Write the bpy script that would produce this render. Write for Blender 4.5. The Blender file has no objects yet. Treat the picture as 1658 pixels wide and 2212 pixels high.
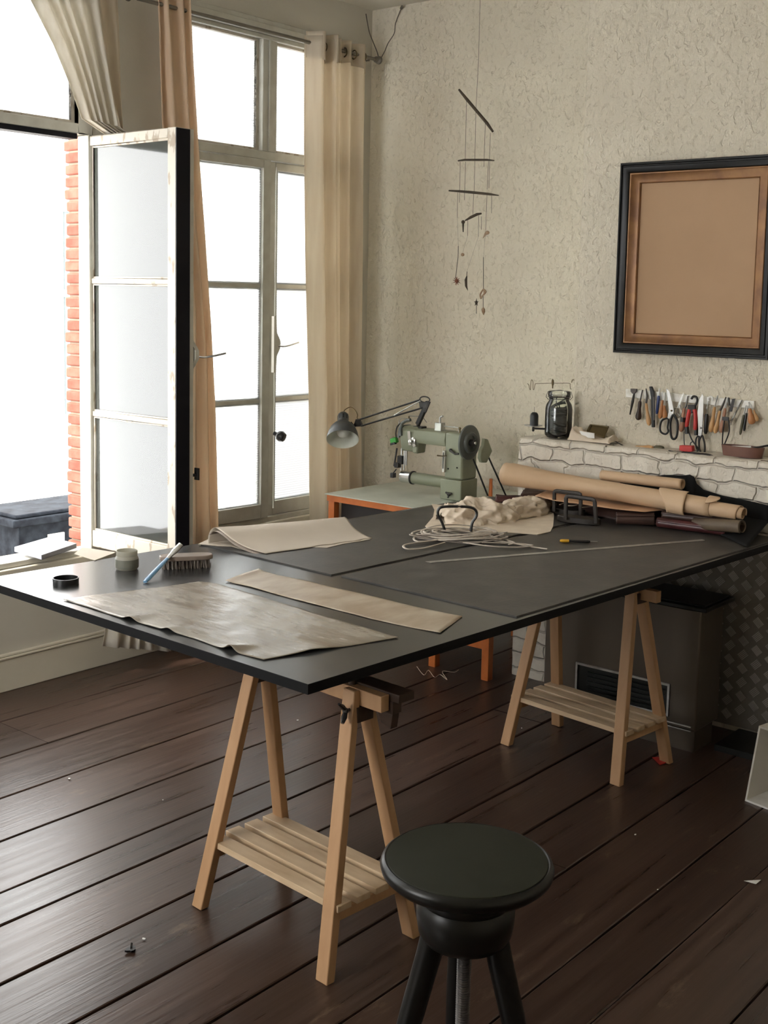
SKY = 7.0; SUN = 3.0; EXPO = 0.85
import bpy, bmesh, math, random
from mathutils import Vector, Matrix, noise as NZ
R = math.radians
random.seed(7)
COL = bpy.context.scene.collection
# ------------------------------------------------------------------ camera
CAM = Vector((0, 0, 2.0)); F = 2594.0; CX = 829.0; CY = 931.6
_y, _p, _r = R(39.546), R(6.352), R(1.159)
FW = Vector((math.cos(_y)*math.cos(_p), math.sin(_y)*math.cos(_p), -math.sin(_p)))
_rt = Vector((math.sin(_y), -math.cos(_y), 0)); _up = _rt.cross(FW)
RT = _rt*math.cos(_r)+_up*math.sin(_r); UP = -_rt*math.sin(_r)+_up*math.cos(_r)
def ray(x, y): return FW+RT*((x-CX)/F)-UP*((y-CY)/F)
def HZ(x, y, z): v = ray(x, y); return CAM+v*((z-CAM.z)/v.z)     # photo direction met with a level plane
def HX(x, y, X): v = ray(x, y); return CAM+v*((X-CAM.x)/v.x)
def HY(x, y, Y): v = ray(x, y); return CAM+v*((Y-CAM.y)/v.y)
# ------------------------------------------------------------------ materials
def nd(nt, t, **k):
    n = nt.nodes.new(t)
    for a, b in k.items(): setattr(n, a, b)
    return n
def mat(name, c, rough=.6, metal=0, c2=None, scale=8, stretch=(1,1,1), bump=0, bscale=None, spec=.5, detail=6, lo=.35, hi=.65, coat=0, bdist=.004, rvar=0, trans=0, island=0):
    m = bpy.data.materials.new(name); m.use_nodes = True; nt = m.node_tree; L = nt.links
    b = nt.nodes['Principled BSDF']; out = nt.nodes['Material Output']
    b.inputs['Base Color'].default_value = (*c, 1); b.inputs['Roughness'].default_value = rough; b.inputs['Metallic'].default_value = metal
    b.inputs['Specular IOR Level'].default_value = spec; b.inputs['Coat Weight'].default_value = coat
    tc = nd(nt, 'ShaderNodeTexCoord'); mp = nd(nt, 'ShaderNodeMapping'); mp.inputs['Scale'].default_value = stretch
    L.new(tc.outputs['Object'], mp.inputs[0])
    n = nd(nt, 'ShaderNodeTexNoise'); n.inputs['Scale'].default_value = scale; n.inputs['Detail'].default_value = detail
    L.new(mp.outputs[0], n.inputs['Vector'])
    rp = nd(nt, 'ShaderNodeMapRange'); rp.inputs[1].default_value = lo; rp.inputs[2].default_value = hi; L.new(n.outputs[0], rp.inputs[0])
    mx = nd(nt, 'ShaderNodeMix', data_type='RGBA'); c2 = c2 or tuple(q*.82 for q in c)
    mx.inputs[6].default_value = (*c, 1); mx.inputs[7].default_value = (*c2, 1); L.new(rp.outputs[0], mx.inputs[0])
    col = mx.outputs[2]
    if island:
        g = nd(nt, 'ShaderNodeNewGeometry'); hs = nd(nt, 'ShaderNodeHueSaturation'); mr = nd(nt, 'ShaderNodeMapRange')
        mr.inputs[3].default_value = 1-island; mr.inputs[4].default_value = 1+island
        L.new(g.outputs['Random Per Island'], mr.inputs[0]); L.new(mr.outputs[0], hs.inputs['Value']); L.new(col, hs.inputs['Color']); col = hs.outputs[0]
    L.new(col, b.inputs['Base Color'])
    if rvar:
        rr = nd(nt, 'ShaderNodeMapRange'); rr.inputs[3].default_value = rough-rvar; rr.inputs[4].default_value = rough+rvar
        L.new(n.outputs[0], rr.inputs[0]); L.new(rr.outputs[0], b.inputs['Roughness'])
    if bump:
        n2 = nd(nt, 'ShaderNodeTexNoise'); n2.inputs['Scale'].default_value = bscale or scale*3; n2.inputs['Detail'].default_value = 5
        L.new(mp.outputs[0], n2.inputs['Vector']); bm_ = nd(nt, 'ShaderNodeBump'); bm_.inputs['Strength'].default_value = bump; bm_.inputs['Distance'].default_value = bdist
        L.new(n2.outputs[0], bm_.inputs['Height']); L.new(bm_.outputs[0], b.inputs['Normal'])
    if trans:
        t = nd(nt, 'ShaderNodeBsdfTranslucent'); L.new(col, t.inputs[0]); ms = nd(nt, 'ShaderNodeMixShader'); ms.inputs[0].default_value = trans
        L.new(b.outputs[0], ms.inputs[1]); L.new(t.outputs[0], ms.inputs[2]); L.new(ms.outputs[0], out.inputs[0])
    m['col'] = 1
    return m
def wood(name, c, c2, ax=(1,1,1), rough=.55, spec=.35): return mat(name, c, rough, c2=c2, scale=9, stretch=ax, bump=.15, bscale=30, spec=spec, lo=.3, hi=.7)
M = {}
M['plaster'] = m = mat('rough painted plaster', (.755,.69,.565), .85, c2=(.70,.635,.515), scale=3, spec=.2)
def plaster_bump(m, brick=False):
    nt = m.node_tree; L = nt.links; b = nt.nodes['Principled BSDF']; tc = nd(nt, 'ShaderNodeTexCoord')
    mp = nd(nt, 'ShaderNodeMapping'); mp.inputs['Scale'].default_value = (1, 1, .75); L.new(tc.outputs['Object'], mp.inputs[0])
    n = nd(nt, 'ShaderNodeTexNoise'); n.inputs['Scale'].default_value = 17; n.inputs['Detail'].default_value = 10; n.inputs['Roughness'].default_value = .60; n.inputs['Distortion'].default_value = .2
    L.new(mp.outputs[0], n.inputs['Vector'])
    n3 = nd(nt, 'ShaderNodeTexNoise'); n3.inputs['Scale'].default_value = 34; n3.inputs['Detail'].default_value = 4; n3.inputs['Distortion'].default_value = .5; L.new(mp.outputs[0], n3.inputs['Vector'])
    mr = nd(nt, 'ShaderNodeMapRange'); mr.inputs[1].default_value = .33; mr.inputs[2].default_value = .45; mr.inputs[4].default_value = .16; L.new(n3.outputs[0], mr.inputs[0])
    a = nd(nt, 'ShaderNodeMath', operation='MULTIPLY_ADD'); a.inputs[1].default_value = .9; L.new(n.outputs[0], a.inputs[0]); L.new(mr.outputs[0], a.inputs[2])
    h = a.outputs[0]; strength = 1.0
    if brick:
        sx = nd(nt, 'ShaderNodeSeparateXYZ'); L.new(tc.outputs['Object'], sx.inputs[0]); cb = nd(nt, 'ShaderNodeCombineXYZ')
        nn = nd(nt, 'ShaderNodeTexNoise'); nn.inputs['Scale'].default_value = 9; L.new(tc.outputs['Object'], nn.inputs['Vector'])
        wob = nd(nt, 'ShaderNodeMath', operation='MULTIPLY_ADD'); wob.inputs[1].default_value = .055; L.new(nn.outputs[0], wob.inputs[0]); L.new(sx.outputs[2], wob.inputs[2])
        wob2 = nd(nt, 'ShaderNodeMath', operation='MULTIPLY_ADD'); wob2.inputs[1].default_value = .10; L.new(nn.outputs[0], wob2.inputs[0]); L.new(sx.outputs[1], wob2.inputs[2])
        L.new(wob2.outputs[0], cb.inputs[0]); L.new(wob.outputs[0], cb.inputs[1])
        bt = nd(nt, 'ShaderNodeTexBrick'); bt.inputs['Scale'].default_value = 1; bt.inputs['Brick Width'].default_value = .2; bt.inputs['Row Height'].default_value = .075
        bt.inputs['Mortar Size'].default_value = .008; bt.inputs['Mortar Smooth'].default_value = .9; L.new(cb.outputs[0], bt.inputs['Vector'])
        c = nd(nt, 'ShaderNodeMath', operation='MULTIPLY_ADD'); c.inputs[1].default_value = -.55; L.new(bt.outputs['Fac'], c.inputs[0])
        d = nd(nt, 'ShaderNodeMath', operation='MULTIPLY'); d.inputs[1].default_value = .45; L.new(h, d.inputs[0]); L.new(d.outputs[0], c.inputs[2]); h = c.outputs[0]
    bp = nd(nt, 'ShaderNodeBump'); bp.inputs['Strength'].default_value = strength; bp.inputs['Distance'].default_value = .023
    L.new(h, bp.inputs['Height']); L.new(bp.outputs[0], b.inputs['Normal'])
plaster_bump(m)
M['brickwhite'] = m2 = mat('white painted brick', (.76,.71,.62), .8, c2=(.66,.60,.51), scale=5, spec=.2); plaster_bump(m2, True)
M['wallgrey'] = mat('grey beige wall paint', (.60,.57,.50), .7, c2=(.55,.52,.45), scale=2, bump=.15, bscale=60, spec=.3)
M['panel'] = mat('panel paint', (.76,.71,.59), .45, c2=(.68,.63,.52), scale=2.5, bump=.1, bscale=40)
M['ceil'] = mat('ceiling paint', (.70,.66,.57), .8, c2=(.66,.62,.53), scale=2)
M['frame'] = mat('window frame paint', (.58,.57,.51), .45, c2=(.50,.48,.42), scale=12, bump=.12, bscale=40)
M['sash'] = mat('peeling cream paint', (.52,.475,.40), .6, c2=(.33,.27,.20), scale=22, stretch=(1,1,.40), lo=.575, hi=.63, bump=.5, bscale=22, detail=9)
M['seal'] = mat('black sash edge', (.006,.006,.010), .6, spec=.2)
M['ironpaint'] = mat('painted iron fitting', (.62,.60,.53), .4)
M['iron'] = mat('dark iron', (.03,.03,.032), .45, .6, c2=(.05,.045,.04), scale=20)
M['knobpl'] = mat('black knob', (.015,.015,.02), .25)
M['chrome'] = mat('chrome', (.75,.75,.74), .22, 1)
M['steel'] = mat('steel', (.55,.55,.53), .35, .9, c2=(.35,.34,.32), scale=15)
M['steeldark'] = mat('dark steel', (.10,.09,.085), .4, .8)
M['brass'] = mat('old brass', (.16,.12,.06), .4, .8)
M['curtain'] = mat('cream linen', (.82,.74,.62), .9, c2=(.76,.67,.55), scale=5, stretch=(6,6,.5), trans=.38, spec=.1, bump=.2, bscale=200)
M['curtainwhite'] = mat('white linen', (.86,.82,.74), .9, c2=(.78,.73,.64), scale=5, stretch=(6,6,.5), trans=.35, spec=.1)
M['curtainbacklit'] = mat('backlit peach linen', (.82,.66,.50), .9, c2=(.77,.60,.44), scale=4, stretch=(5,5,.4), trans=.42, spec=.1, bump=.2, bscale=200)  # warm backlight of this curtain is put into the linen colour
M['rod'] = mat('rod metal', (.22,.20,.17), .4, .6)
def floor_mat():
    m = mat('dark worn floorboards', (.036,.020,.0145), .31, c2=(.085,.051,.038), scale=4, stretch=(.30,7,1), bump=.5, bscale=12, bdist=.0015, island=.28, rvar=.12, lo=.25, hi=.78, spec=.4, detail=10)
    nt = m.node_tree; L = nt.links; b = nt.nodes['Principled BSDF']
    tc = nd(nt, 'ShaderNodeTexCoord'); mp = nd(nt, 'ShaderNodeMapping'); mp.inputs['Scale'].default_value = (.9, 2.6, 1); L.new(tc.outputs['Object'], mp.inputs[0])
    n = nd(nt, 'ShaderNodeTexNoise'); n.inputs['Scale'].default_value = 2.6; n.inputs['Detail'].default_value = 12; n.inputs['Roughness'].default_value = .72; L.new(mp.outputs[0], n.inputs['Vector'])
    r = nd(nt, 'ShaderNodeMapRange'); r.inputs[1].default_value = .60; r.inputs[2].default_value = .70; r.inputs[4].default_value = .5; L.new(n.outputs[0], r.inputs[0])
    mx = nd(nt, 'ShaderNodeMix', data_type='RGBA'); src = b.inputs['Base Color'].links[0].from_socket
    L.new(r.outputs[0], mx.inputs[0]); L.new(src, mx.inputs[6]); mx.inputs[7].default_value = (.22,.15,.10,1); L.new(mx.outputs[2], b.inputs['Base Color'])
    return m
M['floor'] = floor_mat()
M['gap'] = mat('dark gap base', (.006,.005,.004), .9)  # near-black base visible between the boards
M['top'] = mat('black laminate', (.030,.031,.033), .25, c2=(.040,.041,.043), scale=3, spec=.55, rvar=.05)
M['topedge'] = mat('black board edge', (.005,.005,.006), .6, spec=.15)
M['mat'] = mat('dark cutting mat', (.030,.028,.026), .46, c2=(.085,.079,.070), scale=7, stretch=(1,1,1), bump=.2, bscale=60, lo=.4, hi=.75, detail=10, spec=.45, rvar=.08)
M['pine'] = wood('pale pine', (.48,.29,.155), (.41,.235,.12), (3,3,.35))
M['pineslat'] = wood('pine slats', (.62,.47,.31), (.48,.34,.21), (3,.5,3))
M['darkwood'] = wood('dark oiled wood', (.055,.032,.022), (.03,.018,.012), (3,.5,3), .45)
M['leatherwet'] = mat('damp grey brown leather', (.185,.145,.108), .26, c2=(.37,.335,.28), scale=3.2, stretch=(3.2,.9,1), lo=.30, hi=.66, detail=10, bump=.4, bscale=14, rvar=.2, spec=.6)
M['leathertan'] = mat('pale vegetable leather', (.35,.265,.185), .40, c2=(.52,.45,.35), scale=5, stretch=(1,2.2,1), lo=.4, hi=.7, detail=9, bump=.2, bscale=30, rvar=.1)
M['leathergrey'] = mat('beige grey leather', (.53,.46,.38), .6, c2=(.46,.40,.33), scale=3, bump=.08, bscale=90, spec=.3)
M['leathergreyin'] = mat('taupe leather', (.30,.25,.21), .7, c2=(.26,.21,.18), scale=3)
M['tanroll'] = mat('tan leather roll', (.58,.41,.26), .55, c2=(.50,.34,.21), scale=3, bump=.12, bscale=70, spec=.35)
M['darktan'] = mat('olive brown leather', (.12,.085,.05), .6, c2=(.08,.055,.035), scale=8)
M['burgundy'] = mat('burgundy leather', (.085,.022,.022), .38, c2=(.05,.015,.016), scale=8, bump=.2, bscale=50)
M['brownlea'] = mat('dark brown leather', (.085,.045,.035), .42, c2=(.05,.028,.022), scale=6, bump=.15, bscale=40)
M['orangelea'] = mat('light tan leather sheet', (.56,.34,.20), .5, c2=(.48,.28,.16), scale=4)
M['blacklea'] = mat('black leather', (.005,.005,.005), .8, c2=(.008,.008,.008), scale=5, bump=.2, bscale=30, spec=.15)
M['canvas'] = mat('unbleached canvas', (.72,.62,.50), .9, c2=(.64,.54,.43), scale=14, bump=.25, bscale=90, spec=.1)
M['cord'] = mat('leather cord', (.50,.44,.37), .6, c2=(.36,.31,.26), scale=12)
M['cast'] = mat('cast iron', (.030,.026,.024), .5, .5, c2=(.05,.042,.036), scale=18, bump=.3, bscale=60)
M['strap'] = mat('black strap', (.010,.009,.009), .4)
M['ruler'] = mat('steel ruler', (.42,.41,.38), .4, .6, c2=(.30,.29,.27), scale=30)
M['yellow'] = mat('yellow plastic', (.75,.42,.03), .4)
M['blackpl'] = mat('black plastic', (.012,.012,.013), .35)
M['bluepl'] = mat('blue plastic', (.10,.24,.42), .35, c2=(.16,.32,.5))
M['bluedark'] = mat('dark blue plastic', (.02,.04,.16), .35)
M['redpl'] = mat('red plastic', (.55,.03,.025), .4)
M['greenpl'] = mat('green plastic', (.03,.30,.03), .4)
M['brushtop'] = wood('grey brown brush wood', (.30,.24,.20), (.22,.17,.14), (.6,3,3), .4)
M['bristle'] = mat('brown bristles', (.13,.10,.085), .8, c2=(.45,.41,.36), scale=60, stretch=(3,3,.2), lo=.45, hi=.7)
M['jarpaste'] = mat('grey green paste', (.14,.14,.11), .5, c2=(.20,.195,.16), scale=20)
M['frosted'] = mat('frosted jar plastic', (.60,.58,.50), .35, trans=.5)
M['slate'] = mat('grey stone slab', (.30,.30,.33), .5, c2=(.22,.22,.25), scale=12, bump=.2)
M['paper'] = mat('cream paper', (.80,.72,.62), .8, c2=(.76,.67,.57), scale=6)
M['whitecard'] = mat('white card', (.88,.87,.84), .5)
M['whitebox'] = mat('off white board', (.66,.63,.57), .6, c2=(.62,.59,.53), scale=5)
M['machine'] = mat('sage green enamel', (.235,.245,.17), .38, c2=(.20,.21,.145), scale=5, bump=.08, bscale=60)
M['machdark'] = mat('dark green enamel', (.10,.11,.10), .4)
M['formica'] = mat('grey green worktop', (.52,.54,.47), .35, c2=(.42,.44,.38), scale=6, spec=.5)
M['orange'] = wood('orange stained wood', (.58,.17,.045), (.48,.13,.035), (2,2,2), .4)
M['deskdark'] = mat('dark panel', (.02,.014,.014), .6)
M['rubber'] = mat('rubber', (.012,.012,.012), .6)
M['lampgrey'] = mat('dark grey enamel', (.055,.062,.066), .38)
M['lampwhite'] = mat('white enamel', (.80,.81,.74), .5)
M['bulb'] = mat('opal bulb', (.80,.79,.74), .3)
M['pframe'] = mat('black lacquer frame', (.006,.006,.006), .34, c2=(.011,.010,.009), scale=10, spec=.25)
M['gold'] = mat('dull gilt wood', (.30,.15,.06), .42, .35, c2=(.20,.095,.045), scale=12, stretch=(1,1,1))
M['pboard'] = mat('brown backing cloth', (.47,.30,.175), .75, c2=(.43,.27,.155), scale=2, bump=.1, bscale=200)
M['stick'] = wood('driftwood', (.075,.055,.035), (.04,.03,.02), (2,2,2), .7)
M['shell'] = mat('dried petal', (.40,.29,.18), .7, c2=(.25,.14,.08), scale=30)
M['rust'] = mat('rust brown', (.22,.07,.03), .7, c2=(.12,.04,.02), scale=40)
M['thread'] = mat('thin thread', (.12,.10,.08), .7)
M['magnet'] = mat('worn white strip', (.92,.90,.84), .4, c2=(.70,.66,.56), scale=15, lo=.5, hi=.7)
M['hlight'] = wood('boxwood handle', (.60,.36,.17), (.50,.28,.12), (2,2,1), .4)
M['horange'] = wood('orange wood handle', (.52,.24,.10), (.42,.18,.07), (2,2,1), .4)
M['hpink'] = wood('pinkish wood handle', (.46,.24,.15), (.38,.19,.12), (2,2,1), .4)
M['hdark'] = wood('dark wood handle', (.06,.03,.022), (.035,.02,.015), (2,2,1), .4)
M['holive'] = wood('olive handle', (.12,.11,.06), (.08,.07,.04), (2,2,1), .4)
M['tray'] = mat('reddish brown leather tray', (.17,.075,.05), .5, c2=(.12,.05,.035), scale=8)
M['blacktex'] = mat('black cords', (.014,.016,.018), .5, c2=(.03,.033,.036), scale=20)
M['stoolblk'] = mat('black lacquered wood', (.004,.004,.004), .32, c2=(.006,.006,.005), scale=6, spec=.35)
M['stoolseat'] = mat('dark green grey seat pad', (.022,.023,.015), .7, c2=(.018,.019,.012), scale=8, spec=.2)
M['stove'] = mat('dark brown enamel steel', (.095,.075,.056), .38, .3, c2=(.065,.050,.038), scale=1.5, stretch=(1,2,.3), spec=.5)
M['stovedark'] = mat('black stove metal', (.010,.011,.010), .45, .4)
M['redbrick'] = mat('red brick', (.19,.055,.036), .85, c2=(.21,.085,.06), scale=14, island=.22, bump=.4, bscale=50, spec=.2)
M['mortar'] = mat('mortar', (.22,.16,.115), .9, c2=(.18,.13,.09), scale=20)
M['facade'] = mat('white render', (.86,.87,.88), .8, c2=(.82,.83,.84), scale=1)
M['facadelow'] = mat('cream render', (.62,.60,.52), .85, c2=(.50,.47,.38), scale=1.5, lo=.4, hi=.7)
M['extglass'] = mat('dark window', (.06,.08,.08), .2)
M['bin'] = mat('black slate plastic', (.006,.007,.010), .7, c2=(.016,.020,.026), scale=14, bump=.4, bscale=20, spec=.06)
M['street'] = mat('pale ground', (.5,.48,.44), .9)
M['stonesill'] = mat('stone sill', (.34,.30,.25), .8, c2=(.26,.23,.18), scale=9)
def glass(name, tint=(.9,.93,.92), tr=.8, milk=0, flute=None):
    m = bpy.data.materials.new(name); m.use_nodes = True; nt = m.node_tree; L = nt.links; nt.nodes.remove(nt.nodes['Principled BSDF'])
    out = nt.nodes['Material Output']; t = nd(nt, 'ShaderNodeBsdfTransparent'); t.inputs[0].default_value = (*tint, 1)
    g = nd(nt, 'ShaderNodeBsdfGlossy'); g.inputs['Roughness'].default_value = .06; g.inputs[0].default_value = (1,1,1,1)
    fr = nd(nt, 'ShaderNodeFresnel'); fr.inputs[0].default_value = 1.5
    a = nd(nt, 'ShaderNodeMixShader'); L.new(fr.outputs[0], a.inputs[0]); cur = t
    if milk:
        tl = nd(nt, 'ShaderNodeBsdfTranslucent'); tl.inputs[0].default_value = (*tint, 1)
        df = nd(nt, 'ShaderNodeBsdfDiffuse'); df.inputs[0].default_value = (*tint, 1)
        q = nd(nt, 'ShaderNodeMixShader'); q.inputs[0].default_value = .25; L.new(tl.outputs[0], q.inputs[1]); L.new(df.outputs[0], q.inputs[2])
        w = nd(nt, 'ShaderNodeMixShader'); w.inputs[0].default_value = milk; L.new(t.outputs[0], w.inputs[1]); L.new(q.outputs[0], w.inputs[2]); cur = w
        if flute:
            tc = nd(nt, 'ShaderNodeTexCoord'); wv = nd(nt, 'ShaderNodeTexWave', bands_direction=flute); wv.inputs['Scale'].default_value = 22
            L.new(tc.outputs['Object'], wv.inputs['Vector']); mr = nd(nt, 'ShaderNodeMapRange'); mr.inputs[3].default_value = milk-.14; mr.inputs[4].default_value = min(1, milk+.14)
            L.new(wv.outputs[1], mr.inputs[0]); L.new(mr.outputs[0], w.inputs[0])
            bp = nd(nt, 'ShaderNodeBump'); bp.inputs['Strength'].default_value = .5; bp.inputs['Distance'].default_value = .002; L.new(wv.outputs[1], bp.inputs['Height'])
            for s in (g, tl, df): L.new(bp.outputs[0], s.inputs['Normal'])
    L.new(cur.outputs[0], a.inputs[1]); L.new(g.outputs[0], a.inputs[2]); L.new(a.outputs[0], out.inputs[0]); return m
M['glass'] = glass('clear glass')
M['glassjar'] = glass('jar glass', (.95,.97,.95))
M['glassold'] = glass('dusty old glass', (.84,.87,.82), milk=.16)
M['fluteh'] = glass('fluted glass', (.94,.96,.97), milk=.5, flute='Z')
M['flutev'] = glass('ribbed glass', (.94,.96,.97), milk=.5, flute='X')
# ------------------------------------------------------------------ mesh helpers
class MB:
    def __init__(s): s.v = []; s.f = []; s.mi = []; s.k = 0
    def add(s, vs, fs):
        o = len(s.v); s.v += [Vector(p) for p in vs]; s.f += [tuple(i+o for i in f) for f in fs]; s.mi += [s.k]*len(fs); return s
    def box(s, c, d, rot=None):
        c = Vector(c); hx, hy, hz = d[0]/2, d[1]/2, d[2]/2
        vs = [Vector((x, y, z)) for x in (-hx, hx) for y in (-hy, hy) for z in (-hz, hz)]
        if rot: vs = [rot @ p for p in vs]
        return s.add([c+p for p in vs], [(0,1,3,2),(4,6,7,5),(0,4,5,1),(2,3,7,6),(0,2,6,4),(1,5,7,3)])
    def bb(s, a, b): return s.box([(a[i]+b[i])/2 for i in range(3)], [abs(b[i]-a[i]) for i in range(3)])
    def beam(s, a, b, w, h, side=(0,0,1)):
        a = Vector(a); b = Vector(b); d = (b-a).normalized(); e = Vector(side); e = (e-d*e.dot(d)).normalized(); g = d.cross(e)
        vs = [p+e*(i*h/2)+g*(j*w/2) for p in (a, b) for i, j in ((-1,-1),(-1,1),(1,1),(1,-1))]
        return s.add(vs, [(0,1,2,3),(7,6,5,4),(0,4,5,1),(1,5,6,2),(2,6,7,3),(3,7,4,0)])
    def tube(s, pts, r, n=8, closed=False, flat=1.0, upv=None):
        pts = [Vector(p) for p in pts]; m = len(pts); rs = r if isinstance(r, (list, tuple)) else [r]*m; vs = []; e = None
        for i, p in enumerate(pts):
            a = pts[(i-1) % m] if closed or i > 0 else p; b = pts[(i+1) % m] if closed or i < m-1 else p
            d = (b-a); d = d.normalized() if d.length > 1e-9 else Vector((0,0,1))
            if upv is not None: e = Vector(upv)
            elif e is None: e = Vector((0,0,1)) if abs(d.z) < .9 else Vector((1,0,0))
            e = (e-d*e.dot(d)); e = e.normalized() if e.length > 1e-6 else d.orthogonal().normalized(); g = d.cross(e)
            for k in range(n):
                t = 2*math.pi*k/n; vs.append(p+(e*math.sin(t)*flat+g*math.cos(t))*rs[i])
        fs = []
        for i in range(m if closed else m-1):
            j = (i+1) % m
            for k in range(n): l = (k+1) % n; fs.append((i*n+k, i*n+l, j*n+l, j*n+k))
        if not closed: fs.append(tuple(range(n))[::-1]); fs.append(tuple((m-1)*n+k for k in range(n)))
        return s.add(vs, fs)
    def lathe(s, prof, T=None, n=28, cap=True):
        T = T or Matrix(); m = len(prof); vs = []
        for r, z in prof:
            for k in range(n): t = 2*math.pi*k/n; vs.append(T @ Vector((r*math.cos(t), r*math.sin(t), z)))
        fs = [(i*n+k, i*n+(k+1) % n, (i+1)*n+(k+1) % n, (i+1)*n+k) for i in range(m-1) for k in range(n)]
        if cap and prof[0][0] > 1e-6: fs.append(tuple(range(n))[::-1])
        if cap and prof[-1][0] > 1e-6: fs.append(tuple((m-1)*n+k for k in range(n)))
        return s.add(vs, fs)
    def ball(s, c, r, n=12, sc=(1,1,1)):
        pr = [(math.sin(math.pi*i/8), -math.cos(math.pi*i/8)) for i in range(9)]; pr[0] = (0,-1); pr[-1] = (0,1)
        return s.lathe(pr, Matrix.Translation(Vector(c)) @ Matrix.Diagonal((r*sc[0], r*sc[1], r*sc[2], 1)), n)
    def prism(s, pts, off):
        pts = [Vector(p) for p in pts]; n = len(pts); off = Vector(off)
        return s.add(pts+[p+off for p in pts], [tuple(range(n))[::-1], tuple(range(n, 2*n))]+[(i, (i+1) % n, n+(i+1) % n, n+i) for i in range(n)])
    def grid(s, fn, nu, nv):
        vs = [fn(i/nu, j/nv) for i in range(nu+1) for j in range(nv+1)]; w = nv+1
        return s.add(vs, [(i*w+j, (i+1)*w+j, (i+1)*w+j+1, i*w+j+1) for i in range(nu) for j in range(nv)])
def build(name, mb, m, parent=None, org=Vector((0,0,0)), bevel=0, solid=0, sub=0, crease=.7):
    ms = m if isinstance(m, (list, tuple)) else [m]
    me = bpy.data.meshes.new(name); b = bmesh.new(); vs = [b.verts.new(p-org) for p in mb.v]
    for f, k in zip(mb.f, mb.mi):
        try: q = b.faces.new([vs[i] for i in f]); q.material_index = k; q.smooth = True
        except ValueError: pass
    bmesh.ops.remove_doubles(b, verts=b.verts, dist=1e-6)
    bmesh.ops.recalc_face_normals(b, faces=b.faces)
    for e in b.edges:
        if len(e.link_faces) == 2 and e.calc_face_angle(0) > crease: e.smooth = False
    b.to_mesh(me); b.free()
    for q in ms: me.materials.append(q)
    o = bpy.data.objects.new(name, me); COL.objects.link(o)
    if parent is not None: o.parent = parent
    if solid: q = o.modifiers.new('t', 'SOLIDIFY'); q.thickness = solid; q.offset = 0
    if bevel: q = o.modifiers.new('b', 'BEVEL'); q.width = bevel; q.segments = 2; q.limit_method = 'ANGLE'; q.angle_limit = R(40)
    if sub: q = o.modifiers.new('s', 'SUBSURF'); q.levels = q.render_levels = sub
    return o
ORG = {}
def tag(o, label, cat, group=None, kind=None):
    if label: o['label'] = label
    if cat: o['category'] = cat
    if group: o['group'] = group
    if kind: o['kind'] = kind
    return o
def thing(name, label, cat, loc=(0,0,0), group=None):
    o = bpy.data.objects.new(name, None); o.empty_display_size = .1; COL.objects.link(o); o.location = loc; ORG[o.name] = Vector(loc)
    return tag(o, label, cat, group)
def root(o):
    while o.parent: o = o.parent
    return o
def part(name, mb, m, parent, label=None, **k):
    o = build(name, mb, m, parent, ORG[root(parent).name], **k)
    if label: o['label'] = label
    return o
def solo(name, mb, m, label, cat, group=None, kind=None, **k):
    lo = Vector((min(p.x for p in mb.v), min(p.y for p in mb.v), min(p.z for p in mb.v))); hi = Vector((max(p.x for p in mb.v), max(p.y for p in mb.v), max(p.z for p in mb.v)))
    org = Vector(((lo.x+hi.x)/2, (lo.y+hi.y)/2, lo.z)); o = build(name, mb, m, None, org, **k); o.location = org; ORG[o.name] = org
    return tag(o, label, cat, group, kind)
def struct(name, mb, m, parent=None, **k):
    if parent is None: o = build(name, mb, m, **k); ORG[o.name] = Vector((0,0,0)); o['kind'] = 'structure'
    else: o = part(name, mb, m, parent, **k)
    return o
def lerp(pts, t):                                   # point at parameter t of a polyline
    n = len(pts)-1; x = min(max(t, 0), 1)*n; i = min(int(x), n-1); return Vector(pts[i]).lerp(Vector(pts[i+1]), x-i)
def smooth(pts, k=4, closed=False):                 # catmull-rom
    P = [Vector(p) for p in pts]; n = len(P); out = []
    for i in range(n if closed else n-1):
        a, b, c, d = (P[(i-1) % n], P[i], P[(i+1) % n], P[(i+2) % n]) if closed else (P[max(i-1,0)], P[i], P[i+1], P[min(i+2,n-1)])
        for j in range(k):
            t = j/k; out.append(.5*((2*b)+(c-a)*t+(2*a-5*b+4*c-d)*t*t+(3*b-a-3*c+d)*t**3))
    if not closed: out.append(P[-1])
    return out
def frame(z, x=None):                               # matrix whose Z is the given axis
    z = Vector(z).normalized(); x = Vector(x) if x else z.orthogonal(); x = (x-z*x.dot(z)).normalized(); y = z.cross(x)
    return Matrix((x, y, z)).transposed().to_4x4()
# ------------------------------------------------------------------ the room
YW = 5.17; XW = 6.06; XP = 5.30; XB = 5.50; CZ = 3.83; X0 = -1.4; Y0 = -1.4; ZT = .95
# floor boards
ys = [5.17, 4.80, 4.415, 4.05, 3.722, 3.39, 3.205, 2.92, 2.61, 2.33, 2.06, 1.745, 1.535, 1.24, .95, .62, .3, -.02, -.35, -.7, -1.05, Y0]
fl = MB()
for a, b in zip(ys[:-1], ys[1:]):
    cuts = sorted([X0]+[random.uniform(0, 6) for _ in range(1)]+[XW])
    for x0, x1 in zip(cuts[:-1], cuts[1:]):
        g = random.uniform(.0025, .0055); n = max(2, int((x1-x0)/.12)); dz = random.uniform(-.0015, .0015); sd = random.random()*50
        def e(t, y, s): x = x0+(x1-x0)*t; return y+s*(g+.0035*NZ.noise(Vector((x*3.1, y*7, sd)))) 
        rows = []
        def q(u, v):
            x = x0+.0015+(x1-x0-.003)*u; ya = e(u, a, -1); yb = e(u, b, 1)
            y, z = [(ya, -.02), (ya, -.003), (ya-.004, dz), (yb+.004, dz), (yb, -.003), (yb, -.02)][round(v*5)]
            return Vector((x, y, min(z, .0015)))
        fl.grid(q, n, 5)
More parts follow.
